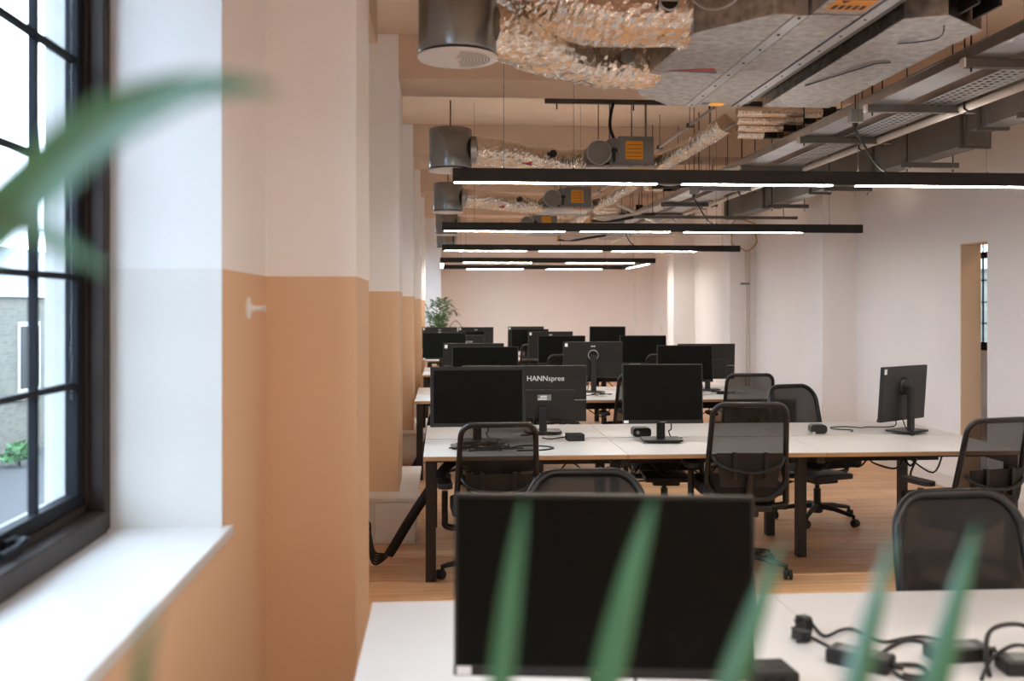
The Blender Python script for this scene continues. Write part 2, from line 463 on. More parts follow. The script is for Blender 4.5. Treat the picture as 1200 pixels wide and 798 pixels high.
# the room beyond the door opening, with a barred window in its far wall
nx = 7.6
wy0, wy1, wz0, wz1 = 12.2, 14.6, .98, 2.75
wr = M().box(nx, nx + .3, YB, wy0, -.25, CEIL).box(nx, nx + .3, wy1, YF, -.25, CEIL).box(nx, nx + .3, wy0, wy1, -.25, wz0).box(nx, nx + .3, wy0, wy1, wz1, CEIL)
struct(wr.build('wall_outer', 'white_paint'))
struct(M().box(XR + .17, nx, 16.5, 16.7, 0, CEIL).build('wall_side', 'white_paint'))
w = struct(M().box(nx + .02, nx + .1, wy0, wy0 + .07, wz0, wz1).box(nx + .02, nx + .1, wy1 - .07, wy1, wz0, wz1).box(nx + .02, nx + .1, wy0 + .07, wy1 - .07, wz0, wz0 + .12)
           .box(nx + .02, nx + .1, wy0 + .07, wy1 - .07, wz1 - .07, wz1).box(nx + .02, nx + .1, wy0 + .07, wy1 - .07, 2.28, 2.37).build('window_8', 'dark_wood'))
vb = M().box(nx + .05, nx + .07, -.009, .009, wz0 + .12, wz1 - .07).mesh('glazing_bar', 'iron_bar')
hb = M().box(nx + .05, nx + .07, wy0 + .07, wy1 - .07, -.009, .009).mesh('glazing_bar', 'iron_bar')
for i in range(1, 15): link('glazing_bar', vb, w, (0, wy0 + .07 + 2.26 * i / 15, 0))
for z in (1.36, 1.66, 1.97, 2.53): link('glazing_bar', hb, w, (0, 0, z))
M().box(nx + .058, nx + .061, wy0 + .07, wy1 - .07, wz0 + .12, 2.28).build('pane', 'window_glass', w)
M().box(nx + .058, nx + .061, wy0 + .07, wy1 - .07, 2.37, wz1 - .07).build('pane', 'window_glass', w)

t = thing('added_ceiling_light', 'added unseen round warm ceiling light in the room beyond the doorway', 'ceiling light', (5.5, 7.3, CEIL))  # unseen lamp, added to throw warm light on the door jamb
M().lathe([(0, -.06), (.2, -.06), (.22, -.05), (.22, 0)], 32).build('rim', 'white_plastic', t)
emit('warm_fill', (1.0, .72, .42), 24.0)
M().lathe([(0, -.066), (.19, -.064), (.195, -.058)], 32).build('diffuser', 'warm_fill', t)

# boxed-in pipe casings at the foot of the piers
for i, yb in enumerate((6.74, 6.74 + BAY, 6.74 + 2 * BAY)):
    t = struct(M().box(XW, -.18, yb, yb + 1.33, 0, .285).build('trim_%d' % (9 + i), 'boxing_paint', None, .003))
    M().box(XW, -.165, yb - .014, yb + 1.34, .285, .31).build('casing_top', 'boxing_paint', t, .003)
    M().box(-.45, -.2, yb - .012, yb, .02, .275).build('access_panel', 'boxing_paint', t, .003)

# ================================================================== OUTSIDE THE WINDOW
gr = struct(M().box(-60, -1.1, -30, 80, -2.0, -1.7).build('ground_outside', 'asphalt'))
bd = thing('brick_building', 'yellow brick building with tiled roof seen through the dark window', 'building', (-9.4, 0, -1.7))
M().box(-6, 0, -12, 60, 0, 3.55).build('wall', 'brick', bd)
M().box(-.05, .12, -12, 60, 3.5, 3.72).build('cornice', 'stone_band', bd, .02)
M().add([(-.02, -12, 3.72), (-.02, 60, 3.72), (-3, 60, 5.0), (-3, -12, 5.0), (-6, -12, 3.72), (-6, 60, 3.72)], [(0, 1, 2, 3), (3, 2, 5, 4), (0, 3, 4), (1, 5, 2)]).build('roof', 'roof_tile', bd)
for yy in (6, 13, 22.6, 30):
    ch = M().box(-1.9, -1.1, yy, yy + 1.1, 3.9, 4.9).build('chimney', 'brick', bd)
    for j in range(3): M().lathe([(.1, 0), (.13, .05), (.11, .42), (.13, .5)], 12, (-1.5, yy + .2 + .35 * j, 4.9)).build('chimney_pot', 'stone_band', ch)
for k in range(14):
    yy = -8 + 4.4 * k
    wv = M().box(-.02, .03, yy, yy + 1.2, 1.35, 2.95).build('window', 'stone_band', bd)
    M().box(.028, .034, yy + .1, yy + .56, 1.45, 2.85).build('pane', 'screen_off', wv)
    M().box(.028, .034, yy + .64, yy + 1.1, 1.45, 2.85).build('pane', 'screen_off', wv)
    M().box(-.02, .12, yy - .1, yy + 1.3, 1.22, 1.35).build('sill', 'stone_band', wv)
b2 = thing('backdrop_building', 'dark backdrop building added to darken the barred window beyond the doorway', 'building', (13.0, 0, -1.7))
M().box(0, 5, 2, 50, 0, 4.35).build('wall', 'brick', b2)
M().box(-.1, 0, 2, 50, 4.2, 4.45).build('cornice', 'stone_band', b2)
for k in range(12):
    wv = M().box(-.03, .02, 6 + 3 * k, 7.2 + 3 * k, 1.5, 3.2).build('window', 'stone_band', b2)
    M().box(-.036, -.028, 6.1 + 3 * k, 7.1 + 3 * k, 1.6, 3.1).build('pane', 'screen_off', wv)
struct(M().box(7.9, 60, -30, 80, -2.0, -1.7).build('ground_rear', 'asphalt'))
for k, yy in enumerate((16.4, 18.6, 21.2, 23.4)):
    b = M()
    for j in range(160):
        th = random.uniform(0, 6.28); ph = random.uniform(0, 1.5); rr = .30 * random.uniform(.6, 1)
        c = Vector((rr * math.cos(th) * math.cos(ph), rr * math.sin(th) * math.cos(ph), .15 + rr * math.sin(ph) * 1.1))
        d = Vector((random.uniform(-1, 1), random.uniform(-1, 1), random.uniform(-.3, 1))).normalized() * .14
        e = d.orthogonal().normalized() * .05
        b.add([c - d, c + e, c + d, c - e], [(0, 1, 2, 3)])
    t = thing('shrub', 'leafy green shrub against the brick building outside, %s of four' % ['first', 'second', 'third', 'last'][k], 'shrub', (-8.7, yy, -1.7), 0, 'shrubs outside the window')
    b.build('foliage', 'bush', t); M().cyl((0, 0, 0), (0, 0, .5), .03, 6).build('stem', 'soil', t)

# ================================================================== LIGHT FITTINGS
ZL0, ZL1 = 2.30, 2.385
def bar_light(Y, x0, x1, lit, label, wires, cord=None):
    t = thing('linear_pendant_light', label, 'pendant light', (x0, Y, ZL0), 0, 'black linear pendant lights')
    M().box(0, x1 - x0, -.03, .03, .004, .06).box(0, x1 - x0, -.03, -.024, .06, .082).box(0, x1 - x0, .024, .03, .06, .082).build('housing', 'black_steel', t)
    for a, b in lit:
        part(M().box(a - x0, b - x0, -.021, .021, 0, .006).build('diffuser', 'led_white', t), 'glowing white light strip')
    part(M().box(.02, x1 - x0 - .02, -.02, .02, .059, .0615).build('fill_strip', 'led_fill', t), 'added upward fill light strip')  # hidden glowing strip added to lift the ceiling and ambient light
    for xw in wires:
        M().cyl((xw - x0, 0, .06), (xw - x0, 0, CEIL - ZL0), .0016, 5).cyl((xw - x0, 0, .055), (xw - x0, 0, .09), .008, 8).build('suspension_wire', 'strut_grey', t)
    if cord:
        cx, cz, dx = cord
        M().tube(smooth_path([(cx - x0 + dx, .0, .06), (cx - x0 + dx * .55, .02, .13), (cx - x0 + dx * .15, .05, .28), (cx - x0, .06, cz - ZL0 - .03), (cx - x0, .06, cz - ZL0)]), .007, 8).build('power_cord', 'cable_black', t)
    return t
bar_light(5.65, .06, 4.02, [(.07, 1.23), (1.38, 2.26), (2.41, 3.9)], 'black linear pendant light running over the bench with two screens and a small black box', (.35, .75, 2.42, 3.2), (2.43, 2.67, .2))
bar_light(9.3, .0, 4.02, [(.02, 1.15), (1.3, 2.15), (2.29, 3.43)], 'black linear pendant light with three lit strips and a dark end beside the right wall', (.3, 1.3, 2.6, 3.7), (2.4, 2.66, .2))
bar_light(12.6, 0, 3.83, [(.03, 1.07), (1.23, 2.03), (2.165, 3.25)], 'short looking linear pendant light hung next before the rectangular light frame', (.3, 1.5, 2.4, 3.6), (2.3, 2.66, .18))
bar_light(1.75, .06, 4.02, [(.07, 1.23), (1.38, 2.26), (2.41, 3.9)], 'added unseen black linear pendant light over the desk with the plugs and adapters', (.35, 2.2, 3.6))  # unseen pendant, added to light the foreground
bar_light(-1.7, .06, 4.02, [(.07, 1.23), (1.38, 2.26), (2.41, 3.9)], 'added unseen black linear pendant light by the back wall, behind the tall strap leaved plant', (.35, 2.2, 3.6))  # unseen pendant, added to brighten the room from behind
t = thing('pendant_light_frame', 'black rectangular light frame with lit strips near the far wall', 'pendant light', (0, 16.0, ZL0))
for nm, bx in (('housing', (-.03, 3.46, -.03, .03)), ('housing', (-.03, 3.46, 2.77, 2.83)), ('housing', (-.03, .03, .03, 2.77)), ('housing', (3.4, 3.46, .03, 2.77))):
    M().box(*bx, .004, .082 if bx[1] - bx[0] < .1 else .06).build(nm, 'black_steel', t)
for yy in (-.03, .024, 2.77, 2.824): M().box(-.03, 3.46, yy, yy + .006, .06, .082).build('side_lip', 'black_steel', t)  # lips keep the added upward strips out of sight
for bx in ((0, 3.43, -.02, .02), (0, 3.43, 2.78, 2.82)): part(M().box(*bx, .059, .0615).build('fill_strip', 'led_fill', t), 'added upward fill light strip')  # hidden upward glow added here too, for fill
for bx in ((.34, 1.44, -.021, .021), (2.0, 3.11, -.021, .021), (.466, 1.53, 2.779, 2.821), (1.97, 3.03, 2.779, 2.821), (3.409, 3.451, .4, 2.3), (-.021, .021, .4, 2.3)):
    part(M().box(*bx, 0, .006).build('diffuser', 'led_white', t), 'glowing white light strip')
for x, yy in ((.3, 0), (3.1, 0), (.3, 2.8), (3.1, 2.8)):
    M().cyl((x, yy, .085), (x, yy, CEIL - ZL0), .0016, 5).build('suspension_wire', 'strut_grey', t)

# ================================================================== CEILING SERVICES
def foil_tube(path, r, amp=.012, n=40, per=20, seed=0):
    rnd = random.Random(seed)
    P = smooth_path(path, per); m = len(P)
    ph = [rnd.uniform(0, 6.28) for _ in range(8)]
    jit = [[rnd.uniform(-1, 1) for _ in range(n)] for _ in range(m)]
    def rf(i, k):
        u = i / max(1, m - 1); th = 2 * math.pi * k / n
        return r + amp * (.28 * math.sin(u * 22 + ph[0] + 2 * math.sin(th + ph[1])) + .25 * math.sin(3 * th + u * 9 + ph[2]) + .36 * jit[i][k] + .3 * jit[i][(k * 5 + 3) % n] * (i % 2))
    o = M().tube(P, r, n, rf=rf); o.sm = [False] * len(o.sm)
    return o

CYL = [4.2, 7.7, 11.1, 14.6, 18.0]
cyl_lab = ['large brushed metal cylinder with white perforated disc beside the two wrapped foil ducts',
           'brushed metal ceiling cylinder hung on one rod, second from the wrapped foil pair',
           'brushed metal ceiling cylinder hung third along the row of cylinders',
           'brushed metal ceiling cylinder hung fourth along the row of cylinders',
           'last brushed metal ceiling cylinder, hung above the far rectangular light frame']
for i, Y in enumerate(CYL):
    t = thing('ceiling_diffuser', cyl_lab[i], 'air diffuser', (.065, Y, 2.64), 0, 'metal cylinders under the ceiling')
    M().lathe([(.15, .022), (.163, .022), (.165, .03), (.165, .322), (.16, .326), (.0, .328)], 48).build('cylinder_body', 'brushed_zinc', t)
    part(M().lathe([(.15, .004), (.15, .024)], 40).build('shadow_gap', 'black_steel', t), 'black recessed ring')
    d = part(M().lathe([(0, 0), (.165, .0), (.169, .004), (.169, .011), (.155, .014)], 48).build('diffuser_disc', 'white_plastic', t), 'white perforated disc')
    h = M()
    nr = 9 if i < 2 else 4
    for j in range(nr):
        rr = .03 + .108 * j / (nr - 1)
        n = max(6, int(rr * 190)) if i < 2 else 10
        for q in range(n):
            th = -1.45 + 2.9 * (q + .5 * (j % 2)) / n
            a = rr * math.cos(th) - .005, rr * math.sin(th)
            c, s_ = math.cos(th), math.sin(th)
            w1, w2 = .0025, min(.0065, rr * 2.9 / n * .36)
            h.add([(a[0] + c * u * w1 - s_ * v * w2, a[1] + s_ * u * w1 + c * v * w2, -.0006) for u, v in ((-1, -1), (-1, 1), (1, 1), (1, -1))], [(0, 1, 2, 3)])
    p = h.build('perforation', 'ink', d); p['kind'] = 'stuff'
    rod_top = BEAM if i in (1,) else CEIL
    M().cyl((0, 0, .327), (0, 0, rod_top - 2.64), .005, 6).build('hanger_rod', 'black_steel', t)
    if i == 0: continue
    # collar where the flexible duct joins
    M().cyl((.155, 0, .17), (.2, 0, .17), .105, 24).build('side_collar', 'galvanised_plain', t)

# near bay: two wrapped flexible ducts to the plenum
def sticker_arrow(parent, pos, size, rot=(0, 0, 0), name='direction_arrow'):
    a = M().slab([(-size, 0), (size, .38 * size), (size * .7, -.32 * size)], -.002, .002).build(name, 'red_print', parent, loc=pos)
    a.rotation_euler = rot
    b = M().slab([(-size * .9, -.02 * size), (size * .72, -.3 * size), (size * .6, -.5 * size)], -.0015, .0025).build('arrow_edge', 'blue_print', a)
    return a
t = thing('flexible_duct', 'crumpled foil duct with a red arrow, running from the large cylinder', 'duct', (.2, 4.22, 2.78), 0, 'foil wrapped flexible ducts')
foil_tube([(-.03, 0, 0), (.25, .28, -.01), (.55, .63, .01), (.86, .79, .05)], .11, .014, seed=1).build('foil_sleeve', 'foil', t)
sticker_arrow(t, (.4, .352, -.04), .048, (R(-25), 0, R(40)))
M().tube([(.7, .55, .035), (.7, .58, .035)], .034, 20).build('damper_dial', 'grey_box', t)
t = thing('flexible_duct', 'thick crumpled foil duct with a black dial, dropping into the sheet metal plenum', 'duct', (1.08, 4.3, 2.865), 0, 'foil wrapped flexible ducts')
foil_tube([(-1.3, .32, .47), (-1.03, .27, .34), (-.79, .17, .2), (-.56, .08, .06), (-.33, .03, .01), (.0, 0, 0)], .128, .014, seed=2).build('foil_sleeve', 'foil', t)
dl = M().tube([(-.12, -.145, .03), (-.12, -.118, .028)], .037, 24).build('damper_dial', 'black_steel', t)
M().tube([(-.12 + .039 * math.cos(a), -.14, .03 + .039 * math.sin(a)) for a in [k * math.pi / 12 for k in range(24)]], .006, 8, closed=True).build('dial_ring', 'galvanised_plain', dl)
M().box(-.155, -.085, -.152, -.145, .025, .035).build('dial_vane', 'galvanised_plain', dl)

# near fan coil unit with plenum (sheet metal), seen from below
ZU = 2.76
t = thing('fan_coil_unit', 'large sheet metal ceiling unit with tapered plenum and orange sticker', 'ventilation unit', (1.4, 4.6, ZU))
def rel(pts): return [(x - 1.4, y - 4.6) for x, y in pts]
pl = M().prism(rel([(1.068, 5.38), (1.02, 5.12), (1.066, 4.165), (1.315, 3.87), (1.406, 3.865), (1.408, 5.67), (1.304, 5.68)]), 0, .36).build('plenum', 'galvanised', t, .003)
ar = M().add([(-.16, -.04, 0), (.1, .035, 0), (.075, -.075, 0)], [(0, 1, 2)]).build('direction_arrow', 'red_print', pl, loc=(-.14, .25, -.0012))
ar.rotation_euler = (0, 0, R(-8))
M().add([(-.16, -.04, 0), (.1, .035, 0), (.09, -.02, 0)], [(0, 1, 2)]).build('arrow_edge', 'blue_print', ar, loc=(0, 0, -.0006))
M().tube(smooth_path([(-.28 + .1 * math.cos(a), -.62 - .075 * math.cos(a), .17 + .12 * math.sin(a)) for a in [k * math.pi / 10 for k in range(10, 21)]], 2), .006, 8).build('loop_handle', 'galvanised_plain', pl)
M().box(.0, .055, -.735, 1.07, -.004, .34).build('flange', 'galvanised_plain', t, .002)
for k, (a, b) in enumerate(((-1.55, -.75), (-.735, .2), (.205, 1.07))):
    M().box(.06, .27, a, b, -.001, .34).build('body_panel', 'galvanised', t, .002)
M().box(.275, .325, -1.55, 1.07, -.006, .34).build('flange', 'galvanised_plain', t, .002)
scr = M()
for k in range(8):
    for xx in (.028, .3): scr.lathe([(0, -.004), (.006, -.003), (.007, 0)], 8, (xx, -.7 + 1.72 * k / 7, -.005))
p = scr.build('screw', 'black_steel', t); p['kind'] = 'stuff'
st = M().box(.09, .25, -1.02, -.80, -.0025, -.001).build('warning_sticker', 'orange_print', t)
ink = M()
for k in range(5): ink.box(.105 + .028 * k, .123 + .028 * k, -.87, -.82, -.0032, -.0025)
ink.box(.1, .24, -.955, -.945, -.0032, -.0025).box(.1, .2, -.985, -.975, -.0032, -.0025)
ink.add([(.11, -.93, -.0032), (.15, -.93, -.0032), (.13, -.895, -.0032)], [(0, 1, 2)])
ink.build('print', 'ink', st)
M().box(.08, .12, .97, 1.02, -.0025, -.001).build('label_blue', 'blue_print', t); M().box(.13, .21, .97, 1.05, -.0025, -.001).build('label_yellow', 'orange_print', t)
for xx, yy in ((.03, -.6), (.03, .9), (.3, -.6), (.3, .9)):
    M().cyl((xx, yy, .34), (xx, yy, CEIL - ZU), .005, 6).build('hanger_rod', 'strut_grey', t)

t = thing('intake_plenum', 'wide sheet metal box with a cut corner beside the cable trunking', 'ventilation unit', (2.06, 4.8, ZU))
M().prism([(-.2, -.9), (-.05, -.97), (.2, -.77), (.2, .88), (-.2, .88)], 0, .3).build('plenum_body', 'galvanised', t, .003)
M().box(-.33, -.275, -1.3, .9, .02, .3).build('support_rail', 'strut_grey', t); M().box(-.268, -.21, -1.3, .9, .06, .2).build('support_rail', 'strut_grey', t)
lp = M().tube(smooth_path([(-.16, .3, -.004), (-.02, -.15, -.006), (.0, -.2, -.006), (.06, -.22, -.004)]), .003, 6).build('loose_wire', 'black_steel', t)
M().tube(smooth_path([(-.06, -.93, .05), (.02, -.8, -.01), (.04, -.7, -.02), (.0, -.6, -.01), (-.06, -.55, -.005)]), .003, 6).build('loose_wire', 'black_steel', t)
for a, b in ((.02, -.86), (.12, -.84)): M().box(a, a + .012, b - .2, b, .02, .34).build('louvre_blade', 'black_steel', t)
for xx, yy in ((-.15, -.7), (.15, -.5), (-.15, .8), (.15, .8)): M().cyl((xx, yy, .3), (xx, yy, CEIL - ZU), .005, 6).build('hanger_rod', 'strut_grey', t)
# dangling coil of pale cable above the intake
t = M().tube(smooth_path([(0 + .07 * math.cos(a), .04 * math.sin(a), .09 * math.sin(a) + .01 * a) for a in [k * .5 for k in range(20)]], 3), .007, 8).build('cable_coil', 'pipe_white', loc=(1.88, 3.68, 3.2))
tag(t, 'pale loop of spare cable hanging above the intake box', 'cable')

# farther bays: box unit with sticker, round cap, flexible ducts, pipes with valves
ord_ = ['second', 'third', 'fourth']
for k in range(3):
    Y = 8.1 + BAY * k
    t = thing('fan_coil_unit', 'grey ceiling box with orange sticker and round cap beside the %s cylinder' % ord_[k], 'ventilation unit', (1.45, Y, ZU), 0, 'grey ventilation boxes')
    M().box(0, .29, 0, .85, 0, .24).build('body', 'grey_box', t, .004)
    M().box(-.27, .32, -.02, .85, -.02, 0).build('base_panel', 'galvanised', t, .003)
    M().box(-.08, 0, -.01, .6, 0, .22).build('damper_plate', 'grey_box', t, .003)
    cp = M().cyl((-.17, -.03, .1), (-.17, .55, .1), .1, 28).build('round_cap', 'grey_box', t)
    M().tube([(-.17 + .1 * math.cos(a), -.03, .1 + .1 * math.sin(a)) for a in [q * math.pi / 14 for q in range(28)]], .005, 6, closed=True).build('cap_rim', 'galvanised_plain', cp)
    M().box(-.055, -.035, -.035, -.01, .02, .14).box(-.07, -.02, -.05, -.03, .1, .13).build('actuator', 'black_steel', t)
    st = M().box(.055, .2, -.004, 0, .05, .2).build('warning_sticker', 'orange_print', t)
    ink = M()
    for q in range(4): ink.box(.065, .19, -.0048, -.004, .07 + .032 * q, .074 + .032 * q)
    ink.build('print', 'ink', st)
    s2 = M().box(.1, .26, .04, .16, -.0225, -.02).build('warning_sticker', 'orange_print', t)
    for xx, yy in ((-.06, .1), (.24, .1), (-.06, .7), (.24, .7)): M().cyl((xx, yy, .2), (xx, yy, CEIL - ZU), .005, 6).build('hanger_rod', 'strut_grey', t)
    Yc = CYL[k + 1]
    t = thing('flexible_duct', 'long crumpled foil duct running from the %s cylinder to its box' % ord_[k], 'duct', (.22, Yc, 2.81), 0, 'foil wrapped flexible ducts')
    dY = Y + .25 - Yc
    foil_tube([(.0, 0, .0), (.3, dY * .3, .0), (.55, dY * .6, -.005), (.8, dY * .9, .0), (.98, dY, .015)], .105, .012, seed=10 + k).build('foil_sleeve', 'foil', t)
    M().tube([(.68, dY * .7 - .125, .03), (.68, dY * .7 - .09, .03)], .03, 18).build('damper_dial', 'black_steel', t)
    sticker_arrow(t, (.45, dY * .3 - .095, -.085), .045, (R(-30), 0, R(14)))
    t = thing('flexible_duct', 'short foil duct climbing from the %s grey box to the pipes' % ord_[k], 'duct', (1.83, Y + .05, 2.8), 0, 'foil wrapped flexible ducts')
    foil_tube([(-.06, .1, .0), (.02, 0, .01), (.16, -.35, .08), (.3, -.8, .17)], .07, .01, n=20, seed=20 + k).build('foil_sleeve', 'foil', t)
    M().cyl((.15, -.33, .145), (.3, -.78, .235), .014, 8).build('foil_seam', 'aluminium', t)
    t = thing('drain_pipe', 'thin pale drain pipe running sideways from the %s grey box' % ord_[k], 'pipe', (1.3, Y + .35, 2.70), 0, 'thin drain pipes')
    M().tube(smooth_path([(0, 0, 0), (.5, 0, -.004), (1.1, -.02, -.008), (1.8, -.05, -.012), (2.3, -.05, -.014)], 3), .013, 8).build('tube', 'pipe_white', t)
    for xx in (.45, 1.0, 1.75): M().cyl((xx, -.01, .01), (xx, -.01, CEIL - 2.70), .003, 6).build('hanger_rod', 'strut_grey', t)
    for j in range(2):
        t = thing('flexible_hose', 'braided hose looping beside the %s grey box, %s one of two' % (ord_[k], ['pale', 'black'][j]), 'hose', (1.84, Y + .16 + .1 * j, 2.665 - .035 * j), 0, 'braided hoses')
        M().tube(smooth_path([(-.04, .12, 0), (.08, .05 - .05 * j, -.03 + .02 * j), (.2, -.1 - .08 * j, -.02), (.36, -.3 - .1 * j, .0), (.5 + .1 * j, -.55, .03)], 6), .018, 10).build('hose', ['pipe_white', 'black_steel', 'galvanised_plain'][j], t)
        M().cyl((-.06, .12, 0), (-.02, .12, 0), .024, 10).build('fitting', 'brass', t)
    for j in range(2):
        t = thing('conduit_pipe', 'slim galvanised conduit running lengthwise past the %s grey box, %s of a pair' % (ord_[k], ['upper', 'lower'][j]), 'pipe', (1.98 + .17 * j, Y - .95, 3.05 - .1 * j), 0, 'slim galvanised conduits')
        M().tube([(0, 0, 0), (0, 2.3, 0)], .012, 8).build('tube', 'galvanised_plain', t)
        for yy in (.7, 1.8): M().box(-.025, .025, yy, yy + .02, -.016, .016).cyl((0, yy + .01, .01), (0, yy + .01, .3), .003, 6).build('saddle', 'strut_grey', t)
    # pipes with valves
    for j in range(4):
        Yp = 6.98 + BAY * k + .0 + .13 * j
        zz = 2.99 - .03 * j
        xa, xb = 2.1 + .04 * j, 3.25
        t = thing('insulated_pipe', 'foil insulated pipe with black valve, %s of four above the %s grey box' % (['first', 'second', 'third', 'fourth'][j], ord_[k]), 'pipe', (xa, Yp, zz), 0, 'insulated pipes with valves')
        xv = .62 - .14 * j
        foil_tube([(0, 0, 0), (xv * .5, 0, .0), (xv, 0, 0)], .036, .004, n=14, seed=40 + j + k * 5).build('insulation', 'foil', t)
        foil_tube([(xv + .17, 0, 0), ((xv + xb - xa) * .5 + .1, 0, 0), (xb - xa, 0, 0)], .036, .004, n=14, seed=50 + j + k * 5).build('insulation', 'foil', t)
        v = M().cyl((xv - .01, 0, 0), (xv + .18, 0, 0), .016, 10).build('valve_body', 'brass', t)
        vv = M().cb(xv + .05, 0, .005, .1, .06, .07)
        for q in range(4): vv.cb(xv + .13, 0, -.024 + .016 * q, .045, .05, .007)
        vv.build('actuator', 'black_steel', t, .003)
        M().cyl((xv + .3, 0, .03), (xv + .3, 0, BEAM - zz), .004, 6).build('hanger_rod', 'strut_grey', t)

# cable trunking, perforated tray and conduit running the length of the room
Y0, Y1 = 3.4, 17.5
t = thing('cable_trunking', 'long galvanised cable trunking on struts beside the perforated tray', 'cable trunking', (2.59, Y0, 2.778))
M().box(-.09, .09, 0, Y1 - Y0, 0, .05).build('channel', 'galvanised_plain', t, .003)
M().box(-.096, .096, 0, Y1 - Y0, .05, .056).build('lid', 'galvanised_plain', t)
for k in range(7): M().box(-.093, .093, 1.2 + 2 * k, 1.22 + 2 * k, -.003, .052).build('joint_plate', 'galvanised_plain', t)
t = thing('cable_tray', 'perforated galvanised cable tray with slotted base under the ceiling', 'cable tray', (2.78, Y0, 2.778))
tb = M()
n = int((Y1 - Y0) / .055)
for xx in (0, .0475, .095, .1425, .19): tb.box(xx, xx + .02, 0, Y1 - Y0, 0, .002)
for q in range(n): tb.box(0.02, .19, q * .055, q * .055 + .026, .0001, .0019)
tb.build('tray_base', 'galvanised_plain', t)
M().box(-.003, 0, 0, Y1 - Y0, 0, .05).build('side_flange', 'galvanised_plain', t); M().box(.21, .213, 0, Y1 - Y0, 0, .05).build('side_flange', 'galvanised_plain', t)
for q in range(3): M().tube(smooth_path([(.05 + .05 * q + .012 * math.sin(a * 1.7 + q), a * .9, .012) for a in range(16)], 3), .01, 6).build('cable', 'cable_black', t)
t = thing('conduit_pipe', 'long white conduit pipe clipped below the perforated cable tray', 'pipe', (3.04, 3.2, 2.755))
M().tube([(0, 0, 0), (0, 14.5, 0)], .022, 12).build('tube', 'pipe_white', t)
for q in range(9): M().tube([(-.03, .9 + 1.46 * q, .035), (-.027, .9 + 1.46 * q, -.012), (0, .9 + 1.46 * q, -.029), (.027, .9 + 1.46 * q, -.012), (.03, .9 + 1.46 * q, .035)], .007, 6).build('clip', 'black_steel', t)
# diagonal white pipe
tag(M().tube([(1.95, 11.0, 2.74), (3.03, 13.6, 2.72)], .02, 10).build('conduit_branch', 'pipe_white'), 'white conduit branch crossing at an angle to the long conduit', 'pipe')
for q, Y in enumerate((4.57, 5.66, 6.76, 8.2, 9.6, 11.15, 12.4)):
    xa = 2.47
    t = thing('strut_channel', 'grey metal strut under the cable tray, %s counted from the sheet metal plenum' % ['first', 'second', 'third', 'fourth', 'fifth', 'sixth', 'seventh'][q], 'strut', (xa, Y, 2.735), 0, 'struts under the cable tray')
    M().box(0, .66, -.02, .02, 0, .008).box(0, .66, -.02, -.016, .008, .042).box(0, .66, .016, .02, .008, .042).build('channel', 'strut_grey', t)
    part(M().box(-.006, .004, -.021, .021, -.001, .043).build('end_cap', 'white_plastic', t), 'white plastic end cap')
    for xx in (.04, .6): M().cyl((xx, 0, -.02), (xx, 0, CEIL - 2.735), .005, 6).build('threaded_rod', 'black_steel', t)
# junction boxes with the drop cords of the lights
for x, Y, z, l in ((2.43, 5.71, 2.67, 'first bar light'), (2.4, 9.36, 2.66, 'second bar light'), (2.3, 12.66, 2.66, 'third bar light')):
    t = thing('junction_box', 'small grey junction box above the power cord of the ' + l, 'junction box', (x, Y, z), 0, 'junction boxes above the lights')
    M().cb(0, 0, .05, .075, .06, .08).build('box', 'grey_box', t, .004)
    M().cyl((0, 0, .09), (0, 0, CEIL - z), .004, 6).build('threaded_rod', 'black_steel', t)
    M().cyl((0, 0, -.02), (0, 0, .01), .018, 12).build('gland', 'black_steel', t)

# rectangular grey ducts on the right
t = thing('rectangular_duct', 'long grey rectangular duct with flanges along the right side', 'duct', (3.42, 6.3, 2.66))
M().box(0, .17, 0, 5.6, 0, .42).build('duct_body', 'grey_duct', t, .004)
for q in range(5): M().box(-.02, .19, .02 + 1.35 * q, .05 + 1.35 * q, -.02, .44).build('flange', 'strut_grey', t, .002)
t = thing('rectangular_duct', 'short raised grey duct section joining the long rectangular duct', 'duct', (3.42, 3.2, 2.74))
M().box(0, .17, 0, 3.08, 0, .36).build('duct_body', 'grey_duct', t, .004)
for q in range(3): M().box(-.018, .188, .1 + 1.4 * q, .13 + 1.4 * q, -.018, .38).build('flange', 'strut_grey', t, .002)
for q, (x, Y, z, w_) in enumerate(((3.3, 5.5, 2.68, .5), (3.3, 6.95, 2.6, .42), (3.3, 8.4, 2.6, .42), (3.3, 9.9, 2.6, .42))):
    t = thing('duct_hanger', ['strut on rods under the short raised duct section', 'strut on rods nearest the joint under the long rectangular duct', 'middle strut of three under the long rectangular duct', 'strut under the far end of the long rectangular duct'][q], 'strut', (x, Y, z), 0, 'struts under the rectangular duct')
    M().box(0, w_, -.018, .018, 0, .036).build('channel', 'strut_grey', t, .003)
    for xx in (.04, w_ - .04):
        M().cyl((xx, 0, -.03), (xx, 0, CEIL - z), .005, 6).build('threaded_rod', 'black_steel', t)
        M().cyl((xx, 0, -.012), (xx, 0, 0), .014, 6).build('nut', 'aluminium', t)
